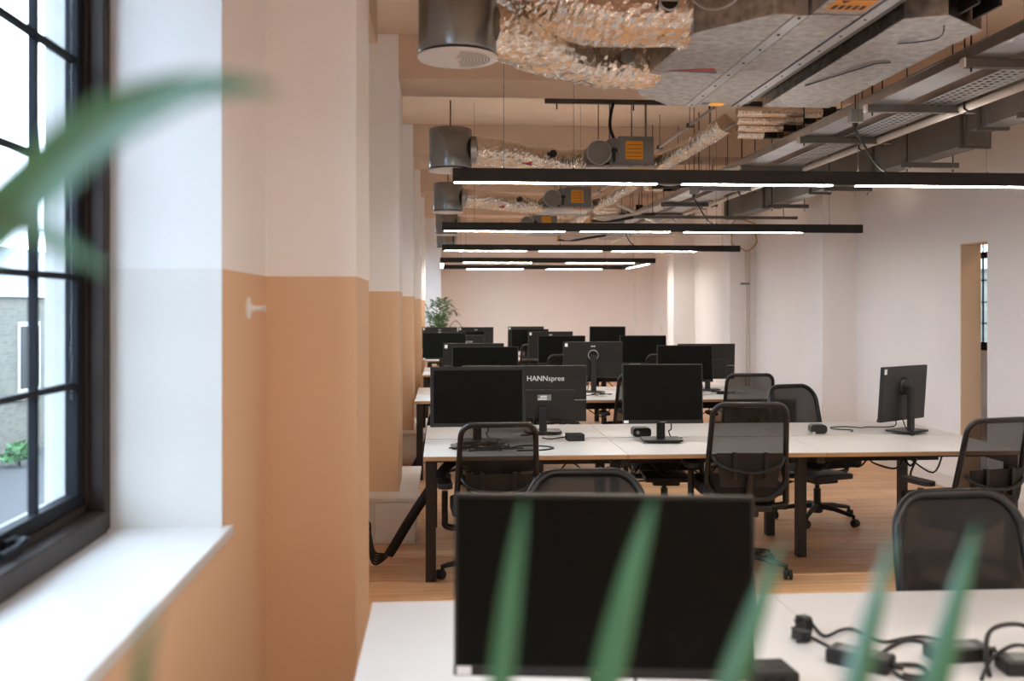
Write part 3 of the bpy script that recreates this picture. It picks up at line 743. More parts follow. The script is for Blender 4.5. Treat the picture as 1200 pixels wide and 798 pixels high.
# long dark strut across the ceiling behind the second beam and a cross rail in the far bay
t = thing('strut_channel', 'long dark strut fixed across under the ceiling behind the first beam', 'strut', (.86, 8.3, 3.3))
M().box(0, 2.2, -.02, .02, 0, .04).build('channel', 'strut_grey', t, .003)
for xx in (.1, .75, 1.4, 2.1): M().cyl((xx, 0, -.05), (xx, 0, .2), .006, 6).build('threaded_rod', 'black_steel', t)
t = thing('strut_channel', 'thin cross rail hanging between the second light and the right wall', 'strut', (2.0, 10.3, 2.52))
M().box(0, 1.75, -.015, .015, 0, .03).build('channel', 'strut_grey', t, .002)
for xx in (.2, 1.0, 1.6): M().cyl((xx, 0, 0), (xx, 0, CEIL - 2.52), .004, 6).build('threaded_rod', 'black_steel', t)
t = thing('conduit_pipe', 'thin pale pipe hung level just beyond the second bar light', 'pipe', (1.2, 13.0, 2.56))
M().tube([(0, 0, 0), (2.6, 0, .0)], .012, 8).build('tube', 'pipe_white', t)
for xx in (.3, 1.4, 2.3): M().cyl((xx, 0, 0), (xx, 0, CEIL - 2.56), .003, 6).build('hanger_rod', 'strut_grey', t)
tag(M().tube(smooth_path([(1.43, 8.25, 3.3), (1.40, 8.2, 3.2), (1.385, 8.15, 3.08), (1.42, 8.15, 2.98), (1.45, 8.15, 2.9)]), .014, 8).build('cable', 'cable_black'), 'thick black cable curving from the ceiling strut to the grey box', 'cable')
# coil and vertical pipe on the right wall
t = tag(M().tube(smooth_path([(XRP - .03 - .01 * (k % 3), 13.88 + .1 * math.sin(k * .63), (.2 + .03 * ((k * 7) % 5) / 5) * math.sin(k * .63 + 1.5)) if False else (XRP + .18 + (.17 + .02 * ((k * 7) % 5)) * math.cos(k * .63), 13.82 + .012 * (k % 4), (.17 + .02 * ((k * 3) % 5)) * math.sin(k * .63)) for k in range(44)], 3), .006, 6).build('cable_coil', 'brass', loc=(0, 0, 2.62)), 'untidy coil of copper cable hanging on the right wall pier', 'cable')
t = thing('wall_pipe', 'thin pale pipe with a lever valve standing against the right wall pier', 'pipe', (XRP + .22, 13.86, .3))
M().tube([(0, 0, 0), (0, 0, 2.1)], .014, 8).build('tube', 'pipe_white', t); M().tube([(.06, .02, 0), (.06, .02, 2.1)], .01, 8).build('tube', 'pipe_white', t)
M().cyl((-.08, -.02, 1.62), (.05, -.02, 1.62), .014, 8).build('valve_lever', 'grey_box', t)
t = thing('light_switch', 'small white switch plate on the right wall near the far corner', 'switch', (XR - .004, 20.0, 1.15))
M().box(-.008, .003, -.045, .045, -.07, .07).build('plate', 'white_plastic', t, .003); M().box(-.012, -.008, -.012, .012, -.02, .02).build('rocker', 'pipe_white', t)

# ================================================================== DESKS
DZt = .73
def bench(Yf, x0, label, n=3, cut=None):
    t = thing('bench_desk', label, 'desk', (x0, Yf, 0), 0, 'white bench desks')
    wd, dp, gap = 1.2, .745, .018
    for i in range(n):
        for j in range(2):
            ya = j * (dp + gap)
            tp = M().box(i * wd + .0015, (i + 1) * wd - .0015, ya, ya + dp, DZt - .004, DZt).build('desktop', 'desk_white', t)
            M().box(i * wd + .0015, (i + 1) * wd - .0015, ya, ya + dp, DZt - .026, DZt - .004).build('plywood_edge', 'ply_edge', tp)
    tot = 2 * dp + gap
    L_ = n * wd
    for xx in (.045, L_ - .045):
        for yy in (.04, tot - .04): M().box(xx - .03, xx + .03, yy - .03, yy + .03, 0, DZt - .026).build('leg', 'black_steel', t, .003)
        M().box(xx - .025, xx + .025, .07, tot - .07, DZt - .08, DZt - .026).build('end_rail', 'black_steel', t)
    for i in range(1, n):
        for yy in (.45, tot - .45): M().box(i * wd - .03, i * wd + .03, yy - .03, yy + .03, 0, DZt - .026).build('leg', 'black_steel', t, .003)
        M().box(i * wd - .025, i * wd + .025, .1, tot - .1, DZt - .08, DZt - .026).build('end_rail', 'black_steel', t)
    for yy in (.25, tot - .25): M().box(.07, L_ - .07, yy - .02, yy + .02, DZt - .07, DZt - .027).build('long_rail', 'black_steel', t)
    tr = M().box(.2, L_ - .2, tot / 2 - .13, tot / 2 + .13, DZt - .15, DZt - .145)
    tr.box(.2, L_ - .2, tot / 2 - .135, tot / 2 - .13, DZt - .15, DZt - .07).box(.2, L_ - .2, tot / 2 + .13, tot / 2 + .135, DZt - .15, DZt - .07)
    cbt = tr.build('cable_basket', 'black_steel', t)
    for q in range(4 * n):
        xx = .4 + (L_ - .8) * q / (4 * n - 1)
        M().tube(smooth_path([(xx, tot / 2 - .1, DZt - .13), (xx + .08, tot / 2 + .02, DZt - .16 - .05 * random.random()), (xx + .17, tot / 2 - .12, DZt - .19 - .06 * random.random()), (xx + .3, tot / 2, DZt - .13)], 5), .006, 6).build('cable', 'cable_black', cbt)
    return t
BY = [1.44, 5.78, 9.18, 12.7, 16.1]
BX = [-.205, -.11, -.25, -.25, -.25]
dl_ = ['white bench desk with loose plugs and power adapters on it', 'white bench desk with plywood edge, carrying a small black box and a power puck',
       'white bench desk behind the one with the small black box, full of monitors', 'white bench desk fourth in line, two desks before the far wall', 'farthest white bench desk, standing closest to the far wall']
for i in range(5): bench(BY[i], BX[i], dl_[i])

# ================================================================== MONITORS
def sub(o, name, m, mats, bevel=0): return m.build(name, mats, o, bevel)
def monitor(loc, rz, label, top=1.22, w=.61, h=.36, style='plain', tilt=4, sticker=None, brand=None, base='rect'):
    t = thing('computer_monitor', label, 'monitor', loc, R(rz), 'computer monitors')
    z0 = loc[2]
    cz = top - z0 - h / 2
    if base == 'rect': M().slab([(x, y) for x, y in rrect(.25, .19, .02)], 0, .012).build('base', 'plastic_black', t)
    if base == 'rect':
        b = t.children[-1] if t.children else None
        b.rotation_euler = (R(90), 0, 0); b.location = (0, .03, .012)
    else:
        M().lathe([(.0, 0), (.12, 0), (.12, .006), (.03, .016), (0, .016)], 32, (0, .03, 0)).build('base', 'plastic_black', t)
    M().box(-.026, .026, .045, .075, .008, cz + (.04 if style == 'round' else -h * .22)).build('stand_post', 'plastic_matte', t, .004)
    hs = M().box(-w / 2, w / 2, -.012, .012, -h / 2, h / 2).build('housing', 'monitor_back', t, .004, 2)
    hs.location = (0, 0, cz); hs.rotation_euler = (R(-tilt), 0, 0)
    bz = .022 if style == 'bezel' else .008
    if style == 'bezel':
        fr = M()
        for a in ((-w / 2, w / 2, h / 2 - .018, h / 2), (-w / 2, w / 2, -h / 2, -h / 2 + .022), (-w / 2, -w / 2 + .016, -h / 2, h / 2), (w / 2 - .016, w / 2, -h / 2, h / 2)):
            fr.box(a[0], a[1], -.018, -.012, a[2], a[3])
        fr.build('bezel', 'plastic_matte', hs)
    else:
        M().box(-w / 2, w / 2, -.0145, -.012, -h / 2, -h / 2 + .02).build('chin', 'plastic_matte', hs)
    M().box(-w / 2 + bz, w / 2 - bz, -.0135, -.012, -h / 2 + .022, h / 2 - bz).build('screen', 'screen_off', hs)
    # rear bulge, seam, mount
    if style == 'round':
        M().tube([(0, .012, .05), (0, .026, .05), (0, .03, .05)], [.062, .06, .052], 28).build('mount_ring', 'plastic_black', hs)
        if brand: M().tube([(.05 * math.cos(a), .031, .05 + .05 * math.sin(a)) for a in [k * math.pi / 12 for k in range(24)]], .004, 6, closed=True).build('ring_edge', 'aluminium', hs)
    else:
        M().box(-w * .36, w * .36, .012, .028, -h / 2 + .02, h * .08).build('rear_cover', 'monitor_back', hs, .006)
        M().box(-w / 2 + .004, w / 2 - .004, .0118, .0135, -h * .12, -h * .11).build('seam', 'aluminium' if style == 'seam' else 'plastic_black', hs)
        vm = M()
        for q in range(14): vm.box(-.11 + .016 * q, -.102 + .016 * q, .027, .0285, -h / 2 + .03, -h / 2 + .036)
        vm.build('vent_slots', 'plastic_black', hs)
    M().box(-.03, .03, .012, .062, -.03, .03).build('mount_plate', 'plastic_matte', t, .004).location = (0, 0, cz + (0.02 if style == 'round' else -h * .3))
    if sticker == 'back': part(M().box(w / 2 - .045, w / 2 - .016, .0118, .013, h / 2 - .05, h / 2 - .014).build('label_tag', 'sticker_white', hs), 'small white square label')
    if sticker == 'front': part(M().box(-w / 2 + .006, -w / 2 + .036, -.0155, -.0143, -h / 2 + .002, -h / 2 + .019).build('label_tag', 'sticker_white', hs), 'small white square label')
    if brand == 'hann':
        xx = .108
        for body, bold in (('HANN', .0004), ('spree', 0)):
            me = text_mesh(body, .050, 'logo_white', .0006, bold)
            link('brand_lettering', me, hs, (xx, .0128, .088), (R(90), 0, R(180)))
            xx -= max(v.co.x for v in me.vertices) + .004
        M().box(-.06, .035, .0282, .0292, -.045, -.005).build('rating_label', 'grey_box', hs)
        M().box(-.03, .03, .0292, .0298, -.04, -.03).box(-.03, .015, .0292, .0298, -.025, -.012).build('rating_print', 'logo_white', hs)
    elif brand == 'mark':
        M().box(-.022, -.002, .0122, .0129, h * .36, h * .36 + .012).box(.003, .022, .0122, .0129, h * .36, h * .36 + .012).build('logo', 'logo_white', hs)
    elif brand == 'chin':
        M().box(-.02, .02, -.0152, -.0146, -h / 2 + .007, -h / 2 + .012).build('logo', 'grey_box', hs)
    # power / video cord behind
    M().tube(smooth_path([(.06, .03, cz - h * .42), (.07, .07, cz - h * .62), (.06, .1, .06), (.09, .14, .012), (.16, .16, .008)], 6), .004, 6).build('cord', 'cable_black', t)
    return t
D = DZt
monitor((.326, 2.0, D), -7, 'large black screen on the desk with the plugs and adapters, blank side glossy', 1.218, .605, .365, tilt=1.5, sticker='front', brand='chin')
monitor((.226, 6.28, D), 2, 'dark monitor with thick bezel beside the one with brand lettering', 1.218, .60, .375, 'bezel', tilt=2)
monitor((.685, 6.8, D), 180, 'monitor turned backwards with large pale brand lettering, nearest the small black box', 1.195, .61, .385, 'seam', tilt=2, brand='hann')
monitor((1.405, 6.28, D), -2, 'nearly square dark monitor on a flat rectangular foot beside the high backed chair', 1.232, .515, .378, tilt=4, sticker='front', brand='chin')
monitor((3.17, 6.66, D), 213, 'monitor turned nearly edge on, standing alone on a tall post', 1.19, .54, .375, 'round', tilt=4, sticker='back')
monitor((.41, 9.46, D), 0, 'dark screen behind a black chair back and the thick bezelled monitor', 1.217, .63, .37)
monitor((.32, 10.15, D), 180, 'monitor back with white corner label, standing behind the plain dark screen', 1.225, .62, .37, 'seam', sticker='back')
monitor((1.535, 10.08, D), 180, 'monitor seen from behind with a round metal mount and slim post', 1.24, .61, .37, 'round', tilt=3, sticker='back', brand='mark', base='round')
monitor((2.37, 9.6, D), 0, 'dark screen overlapping a seamed monitor back near the right chairs', 1.22, .55, .36)
monitor((2.72, 10.12, D), 180, 'monitor back with a pale horizontal seam, close to the right wall', 1.215, .6, .365, 'seam')
monitor((.03, 13.35, D), 0, 'small dark screen by the left piers with a white label at its lower corner', 1.25, .58, .36, sticker='front')
monitor((.27, 13.85, D), 180, 'monitor back with faint lettering beside the small screen by the piers', 1.2, .62, .38, 'seam', brand='hann')
monitor((1.49, 13.65, D), 183, 'monitor back with white label beyond the chair and the round mounted monitor', 1.255, .62, .37, 'round', sticker='back', brand='mark')
monitor((1.55, 12.85, D), 0, 'dark screen just in front of the labelled monitor back in the fourth desk', 1.22, .62, .37)
monitor((2.62, 12.85, D), 0, 'dark glossy screen with a chair before it on the right of the fourth desk', 1.22, .61, .37)
monitor((-.04, 17.1, D), 180, 'bluish lit monitor back just below the far potted palm', 1.245, .6, .37, 'round', sticker='back', brand='mark')
monitor((.58, 17.1, D), 180, 'monitor back with white label next to the bluish one below the palm', 1.245, .6, .37, 'round', sticker='back', brand='mark')
monitor((.42, 16.55, D), 0, 'dark screen on the farthest desk in front of two monitor backs', 1.19, .57, .35)
monitor((1.44, 17.1, D), 180, 'monitor back with white label in the middle of the farthest desk', 1.255, .62, .37, 'round', sticker='back')
monitor((1.45, 16.4, D), 0, 'dark screen in the middle of the farthest desk facing the chair', 1.225, .62, .37)
monitor((2.76, 16.5, D), -12, 'tilted dark screen standing apart against the far white wall', 1.265, .6, .37)

# ================================================================== CHAIRS
def chair_proto(rc, fab='mesh_fabric'):
    t = bpy.data.objects.new('office_chair', None); C.objects.link(t); t.empty_display_size = .1
    # seat (sitter looks along +y)
    seat = M().slab(rrect(.49, .47, .11), 0, .06)
    so = seat.build('seat', 'fabric_black', t, .02, 3); so.rotation_euler = (R(90), 0, 0); so.location = (0, .03, .50)
    M().box(-.17, .17, -.16, .2, .40, .44).box(-.1, .1, -.12, .12, .36, .40).build('mechanism', 'plastic_black', t, .012)
    M().tube([(.1, .05, .39), (.27, .05, .385)], .006, 6).tube([(.27, .05, .385), (.31, .05, .385)], .011, 8).build('lever', 'plastic_black', t)
    # back: frame loop, mesh, lumbar, spine
    def bk(x, z):          # bend of the back: leans away, curved inwards at waist and sides
        u = (z - .50) / .55
        y = -.225 - .10 * u - .05 * (u - .35) ** 2 + .03 * (2 * x / .46) ** 2
        return Vector((x, y, z))
    loop = []
    for x, z in rrect(.46, .56, rc, 8, 0, .77, .12):
        sc = 1.0 - .10 * max(0, (z - .75)) / .3 + (.0 if z > .6 else -.06 * (.6 - z) / .1)
        loop.append(bk(x * sc, z))
    M().tube(loop, .0165, 10, closed=True).build('back_frame', 'chair_frame', t)
    inner = []
    nx_, nz_ = 12, 16
    me = M(); vs = []; fs = []
    for j in range(nz_ + 1):
        z = .505 + .53 * j / nz_
        hw = .23
        q = 1.05 - z; qb = z - .49
        if q < rc: hw = .23 - rc + math.sqrt(max(0, rc * rc - (rc - q) ** 2))
        if qb < .12: hw = .23 - .12 + math.sqrt(max(0, .0144 - (.12 - qb) ** 2))
        sc = 1.0 - .10 * max(0, (z - .75)) / .3 + (.0 if z > .6 else -.06 * (.6 - z) / .1)
        for i in range(nx_ + 1):
            x = (-1 + 2 * i / nx_) * hw * sc * .99
            vs.append(bk(x, z))
    for j in range(nz_):
        for i in range(nx_): a = j * (nx_ + 1) + i; fs.append((a, a + 1, a + nx_ + 2, a + nx_ + 1))
    me.add(vs, fs, True); bkm = me.build('back_mesh', fab, t)
    part(bkm, 'see-through black mesh')
    lum = M(); vs = []; fs = []
    for j in range(7):
        z = .57 + .20 * j / 6
        for i in range(9):
            x = (-1 + i / 4) * (.19 - .03 * (1 - j / 6)); p = bk(x, z); vs.append((p.x, p.y - .035 - .012 * math.cos(i / 8 * 6.28), p.z))
    for j in range(6):
        for i in range(8): a = j * 9 + i; fs.append((a, a + 1, a + 10, a + 9))
    n0 = len(vs); vs2 = [(x, y - .012, z) for x, y, z in vs]
    lum.add(vs, fs, True).add(vs2, [tuple(reversed(f)) for f in fs], True)
    lo = lum.build('lumbar_pad', 'plastic_matte', t)
    for sx in (-.10, .08): M().box(sx, sx + .02, -.33, -.30, .62, .78).build('slider', 'plastic_black', lo, .004)
    M().tube(smooth_path([(-.205, -.275, .74), (-.15, -.325, .69), (0, -.34, .66), (.15, -.325, .69), (.205, -.275, .74)], 6), .011, 8).build('cross_bar', 'chair_frame', t)
    M().tube(smooth_path([(0, -.06, .42), (0, -.2, .43), (0, -.29, .52), (0, -.335, .66)], 5), [.03] * 5 + [.026] * 5 + [.022] * 6, 10).build('spine', 'plastic_black', t)
    for s in (-1, 1):
        ar = M().tube(smooth_path([(s * .12, -.02, .41), (s * .27, -.02, .42), (s * .285, -.02, .48), (s * .285, -.02, .63)], 5), .019, 10).build('arm_post', 'plastic_black', t)
        pad = M().slab(rrect(.085, .25, .038), 0, .025).build('arm_pad', 'plastic_matte', ar, .007, 2)
        pad.rotation_euler = (R(90), 0, 0); pad.location = (s * .285, .01, .655)
    M().cyl((0, 0, .09), (0, 0, .24), .027, 16).cyl((0, 0, .24), (0, 0, .37), .018, 14).build('gas_lift', 'plastic_black', t)
    M().lathe([(.0, .06), (.035, .06), (.045, .075), (.045, .125), (.03, .14), (0, .14)], 20).build('base_hub', 'plastic_black', t)
    leg = M().tube([(.03, 0, .11), (.14, 0, .105), (.27, 0, .082), (.298, 0, .075)], [.022, .019, .015, .013], 8).tube([(.298, 0, .085), (.298, 0, .05)], .011, 8).mesh('base_leg', 'plastic_black')
    ca = M()
    for s in (-1, 1): ca.tube([(0, s * .006, 0), (0, s * .009, 0), (0, s * .021, 0), (0, s * .024, 0)], [.022, .028, .028, .022], 16)
    ca.box(-.02, .02, -.006, .006, -.004, .03)
    ca = ca.mesh('caster', 'rubber')
    for k in range(5):
        a = R(90 + 72 * k + 20)
        l = link('base_leg', leg, t, None, (0, 0, a))
        link('caster', ca, l, (.31, 0, .028), (0, 0, R(40 * k)))
    return t
protoA = chair_proto(.065); protoB = chair_proto(.11, 'mesh_fabric_dense')
used = {}
LIFT = {'seat', 'mechanism', 'lever', 'back_frame', 'back_mesh', 'lumbar_pad', 'cross_bar', 'spine', 'arm_post'}
def chair(x, y, rz, label, top=1.0, kind='A'):
    p = protoA if kind == 'A' else protoB
    if kind in used: o = copy_tree(p)
    else: o = p
    chairs.append((o, x, y, rz, label, top)); used[kind] = 1
chairs = []
chair(.30, 5.88, 3, 'black mesh office chair tucked under the desk in front of the thick bezelled monitor', .955)
chair(1.78, 5.90, -4, 'high backed black mesh chair between the square monitor and the power puck', 1.055)
chair(3.06, 5.72, 14, 'black mesh chair with an arm pad showing, at the desk end by the doorway', .975)
chair(1.68, 2.80, 184, 'dark mesh chair back rising behind the desk with loose plugs', 1.005, 'B')
chair(.53, 3.42, 178, 'dark rounded chair back peeking over the top of the big blank screen', .985, 'B')
chair(2.80, 7.27, 197, 'black mesh chair with rounded back facing the power puck, star base showing', .995, 'B')
chair(2.83, 9.25, -3, 'black mesh office chair at the third desk in front of the seamed monitor back', .99)
chair(1.80, 9.25, 2, 'black chair half hidden behind the nearly square monitor at the third desk', 1.0)
chair(.36, 9.25, 0, 'black chair whose top edge shows above the thick bezelled monitor', 1.07)
chair(1.55, 12.75, 0, 'black chair at the fourth desk beside the round mounted monitor back', 1.0)
chair(2.80, 12.75, 0, 'black chair at the fourth desk under the dark glossy screen', 1.0)
chair(1.48, 16.15, 0, 'black chair at the farthest desk in front of its middle screens', 1.0)
chair(.42, 7.38, 182, 'black chair behind the monitor with brand lettering, its base under the desk', .98, 'B')
chair(1.66, 7.36, 176, 'black chair hidden behind the nearly square monitor with its seat under the desk', .98, 'B')
for o, x, y, rz, label, top in chairs:
    o.location = (x, y, 0); o.rotation_euler = (0, 0, R(rz)); tag(o, label, 'chair', 'black mesh office chairs')
    dz = top - 1.066
    for ch in o.children:
        if ch.name.split('.')[0] in LIFT: ch.location.z += dz

# ================================================================== THINGS ON THE DESKS
def cable(name, pts, label, r=.004, mt='cable_black', group=None, per=8):
    o = M().tube(smooth_path(pts, per), r, 6).build(name, mt)
    return tag(o, label, 'cable', group)
z = D + .005
# plug with three pins
def plug(loc, rz, label, rx=0):
    t = thing('power_plug', label, 'plug', loc, R(rz), 'power plugs')
    t.rotation_euler = (R(rx), 0, R(rz))
    M().slab(rrect(.042, .042, .011), -.012, .012).build('plug_body', 'plastic_black', t, .005)
    for x, zz in ((-.011, -.011), (.011, -.011), (0, .012)): M().box(x - .003, x + .003, -.032, -.012, zz - .002, zz + .002).build('pin', 'black_steel', t)
    return t
plug((.965, 2.60, D + .0225), -70, 'black three pin plug standing on its edge beside the loose cables')
plug((.93, 2.525, D + .018), -60, 'black three pin plug lying flat in front of the upright one', 82)
cable('power_cable', [(.98, 2.595, D + .03), (1.0, 2.55, z), (1.052, 2.568, z + .008), (1.096, 2.599, z), (1.11, 2.557, z), (1.135, 2.494, z), (1.202, 2.516, z), (1.253, 2.526, z), (1.28, 2.44, D + .02)], 'black cable from the upright plug running behind the first adapter', .0045)
cable('power_cable', [(.95, 2.525, D + .012), (.967, 2.526, z), (.982, 2.47, z), (.985, 2.41, D + .02)], 'short black cable from the flat plug into the adapter', .0045)
def adapter(loc, rz, label):
    t = thing('power_adapter', label, 'adapter', loc, R(rz), 'power adapters')
    M().box(-.075, .075, -.036, .036, 0, .036).build('brick', 'plastic_black', t, .007, 3); M().box(-.05, .04, -.022, .022, .036, .0365).build('print_label', 'grey_box', t)
    M().cyl((.07, 0, .018), (.1, 0, .018), .008, 8).build('strain_relief', 'rubber', t)
adapter((1.01, 2.345, D), -42, 'black power adapter brick lying beside the three pin plugs')
adapter((1.27, 2.375, D), 4, 'black power adapter brick at the desk edge between two cable loops')
adapter((1.40, 2.275, D), -6, 'black power adapter brick at the near edge under an arching cable')
cable('power_cable', [(1.075, 2.28, D + .02), (1.086, 2.397, z), (1.159, 2.473, z), (1.201, 2.49, z + .004), (1.239, 2.474, z), (1.235, 2.376, z), (1.179, 2.292, z), (1.12, 2.236, z), (1.073, 2.245, z), (1.05, 2.284, z + .012)], 'black cable making a wide loop beside the first adapter', .005)
cable('power_cable', [(1.055, 2.318, z), (1.093, 2.332, z), (1.142, 2.323, z), (1.142, 2.278, z), (1.118, 2.25, z), (1.08, 2.27, z)], 'small tight loop of black cable on the white desk', .0055)
cable('power_cable', [(1.279, 2.247, z), (1.30, 2.30, z + .03), (1.37, 2.40, D + .06), (1.50, 2.50, D + .04), (1.58, 2.51, z)], 'black cable arching up over the third adapter', .006)
cable('power_cable', [(1.248, 2.227, z), (1.31, 2.29, D + .03), (1.387, 2.33, D + .045), (1.446, 2.35, D + .03), (1.52, 2.33, z)], 'black cable bending across the top of the third adapter', .005)
t = thing('power_module', 'dark desktop socket block by the foot of the big blank screen', 'socket block', (.75, 2.24, D), R(0))
M().prism([(-.055, -.05), (.055, -.05), (.047, .05), (-.047, .05)], 0, .045).build('block', 'plastic_matte', t, .006)
M().cyl((-.02, -.04, .025), (-.02, -.055, .025), .009, 12).cyl((.02, -.04, .025), (.02, -.055, .025), .009, 12).cyl((-.015, .0, .044), (-.015, .0, .0465), .008, 12).cyl((.02, .0, .044), (.02, .0, .0465), .006, 12).build('socket', 'black_steel', t)

# second bench
t = thing('docking_box', 'small black box on the desk beside the monitor with brand lettering', 'box', (.86, 6.42, D), R(4))
M().box(-.055, .055, -.05, .05, 0, .045).build('case', 'plastic_matte', t, .004); M().box(-.03, .03, -.0505, -.05, .014, .022).build('slot', 'black_steel', t)
cable('power_cable', [(.80, 6.44, D + .02), (.75, 6.5, z), (.70, 6.46, z), (.66, 6.52, z)], 'short black cord running from the small black box', .005)
t = thing('power_module', 'black power puck on the desk beside the chair with rounded back', 'socket block', (2.56, 6.64, D), R(-8))
M().slab(rrect(.11, .06, .025), -.045, .045).build('block', 'plastic_black', t, .006).location = (0, 0, .035)
M().box(-.045, -.025, -.047, -.045, .0, .018).build('socket', 'aluminium', t)
t = thing('power_module', 'black desktop socket block tucked behind the foot of the nearly square monitor', 'socket block', (1.33, 6.60, D), R(0))
M().slab(rrect(.12, .06, .02), -.05, .05).build('block', 'plastic_black', t, .006).location = (0, 0, .03)
M().cyl((-.03, -.05, .03), (-.03, -.053, .03), .012, 12).build('socket', 'aluminium', t)
rnd = random.Random(5)
t = thing('cable_bundle', 'tangle of black cables lying on the desk below the thick bezelled monitor', 'cables', (.12, 6.0, D))
for q in range(9):
    pts = []
    x, y_ = rnd.uniform(-.08, .06), rnd.uniform(-.05, .12)
    for k in range(6):
        pts.append((x, y_, .006 + .02 * rnd.random())); x += rnd.uniform(-.02, .10); y_ += rnd.uniform(-.07, .07)
    M().tube(smooth_path(pts, 6), .0045, 6).build('cable', 'cable_black', t)
part(M().slab(rrect(.05, .03, .01), -.02, .02).build('connector', 'plastic_black', t, .004), 'black connector').location = (-.04, .06, .018)
part(M().box(-.07, -.03, .02, .05, .02, .04).build('silver_connector', 'aluminium', t, .004), 'silver connector')
cable('power_cable', [(.4, 6.05, z), (.5, 6.16, z), (.62, 6.14, z), (.68, 6.05, z), (.6, 5.97, z), (.45, 5.96, z)], 'looped black cable on the desk seen through the chair mesh', .005)
cable('video_cable', [(2.98, 6.9, z), (2.9, 6.98, z), (2.78, 6.95, z), (2.76, 6.85, z), (2.86, 6.78, z), (2.82, 6.70, z)], 'thin black cable zigzagging beside the edge on monitor', .004)
cable('video_cable', [(3.15, 6.74, D + .1), (3.2, 6.86, D + .02), (3.05, 6.95, z), (2.98, 6.9, z)], 'black video cable behind the edge on monitor', .004)
cable('hanging_cable', [(3.03, 6.35, .6), (3.05, 6.3, .56), (3.1, 6.32, .6), (3.08, 6.36, .5), (3.1, 6.35, .46)], 'knotted black cable hanging under the desk end', .007)
# third bench
rnd = random.Random(8)
for nm, x0, y0, lb in (('cable_bundle', 1.55, 9.6, 'small heap of pale cables on the desk by the round mounted monitor'), ('cable_bundle', 2.75, 9.75, 'thin cables on the desk below the seamed monitor back')):
    t = thing(nm, lb, 'cables', (x0, y0, D))
    for q in range(6):
        pts = []; x, y_ = rnd.uniform(-.1, .1), rnd.uniform(-.1, .1)
        for k in range(5): pts.append((x, y_, .006 + .02 * rnd.random())); x += rnd.uniform(-.1, .1); y_ += rnd.uniform(-.08, .08)
        M().tube(smooth_path(pts, 5), .005, 6).build('cable', 'pipe_white' if q % 2 else 'cable_black', t)
    M().box(-.03, .04, -.05, -.01, 0, .03).build('adapter', 'plastic_black', t, .004)

# cable sleeve from the second bench to the wall socket
t = thing('cable_sleeve', 'thick black cable sleeve slanting from the desk down to the wall', 'cable', (-.05, 6.1, 0))
M().tube(smooth_path([(.13, .0, .66), (.06, .01, .6), (-.06, .06, .42), (-.16, .1, .26), (-.24, .13, .12), (-.28, .14, .055)], 6), .03, 12).build('sleeve', 'fabric_black', t)
for q in range(5):
    M().tube(smooth_path([(-.28, .14, .055), (-.31, .11 - .012 * q, .03 + .012 * q), (-.36, .06 - .012 * q, .015 + .022 * q), (-.385, .03, .06 + .035 * q), (-.40, .04, .12 + .04 * q), (-.5, .05, .2)], 6), .007, 6).build('tail_cable', 'cable_black', t)
t = thing('cable_sleeve', 'black cable sleeve hanging down at the left end of the third desk', 'cable', (-.12, 9.5, 0))
M().tube(smooth_path([(.1, .35, .63), (.02, .25, .5), (-.02, .1, .3), (-.12, .02, .1), (-.18, -.05, .03)], 6), .036, 10).build('sleeve', 'fabric_black', t)
t = thing('wall_socket', 'white wall socket low on the pier behind the cable tails', 'socket', (-.40, 6.15, .2))
M().box(-.213, -.2, -.07, .07, -.045, .045).build('plate', 'white_plastic', t, .003)
for q in (-1, 1): M().box(-.2, -.165, q * .03 - .018, q * .03 + .018, -.02, .02).build('plugged_in_plug', 'plastic_black', t, .004)

# white knob on the wall between window and pier
t = thing('wall_hook', 'small white knob hook on the tan wall beside the window', 'hook', (XW, 3.2, 1.594))
M().tube([(0, 0, 0), (.006, 0, 0), (.008, 0, 0)], [.034, .034, .028], 24).build('back_plate', 'white_plastic', t)
M().tube([(.006, 0, 0), (.02, 0, 0), (.045, 0, .0), (.055, 0, 0)], [.02, .009, .008, .012], 16).build('stem', 'white_plastic', t)

# ================================================================== PLANTS
def blade(path, w, fold=.2, per=8, prof=None, vd=(.12, 1, 0)):
    P = smooth_path(path, per); m = len(P); v = []; f = []
    side0 = None
    for i, p in enumerate(P):
        tg = (P[min(i + 1, m - 1)] - P[max(i - 1, 0)]).normalized()
        u = i / (m - 1)
        ww = w * (prof(u) if prof else math.sin(math.pi * min(1, .12 + .88 * u)) ** .8)
        sd = tg.cross(Vector(vd))
        if sd.length < 1e-4: sd = Vector((1, 0, 0))
        sd.normalize(); nn = sd.cross(tg).normalized()
        for a in (-1, -.5, 0, .5, 1): v.append(p + sd * a * ww / 2 + nn * abs(a) * ww * fold)
    for i in range(m - 1):
        for k in range(4): f.append((i * 5 + k, i * 5 + k + 1, i * 5 + k + 6, i * 5 + k + 5))
    return M().add(v, f, True)
pl = thing('potted_plant', 'tall strap leaved plant close by, leaves blurred in front of the desks', 'plant', (.02, .62, 0))
def lf(path, w, prof=None, fold=.2, vd=(.12, 1, 0)):
    b = blade([(x - .02, y - .62, z_) for x, y, z_ in path], w, fold, 8, prof, vd); return b.build('leaf', 'leaf_near', pl)
tipf = lambda u: (1 - u ** 3.0) * (.75 + .25 * u) if u < 1 else .02
M().lathe([(0, 0), (.13, 0), (.165, .3), (.175, .32), (.16, .32), (.155, .28), (0, .28)], 32).build('pot', 'pot_dark', pl)
M().lathe([(0, .29), (.155, .285)], 24).build('soil', 'soil', pl)
for a, b in ((-.03, .0), (.05, -.01), (.12, .01)):
    M().tube(smooth_path([(a * .4, b, .28), (a * .8, b, .6), (a, b, .95), (a * 1.1, b, 1.12)], 5), [.014] * 6 + [.011] * 10, 8).build('stem', 'leaf_far', pl)
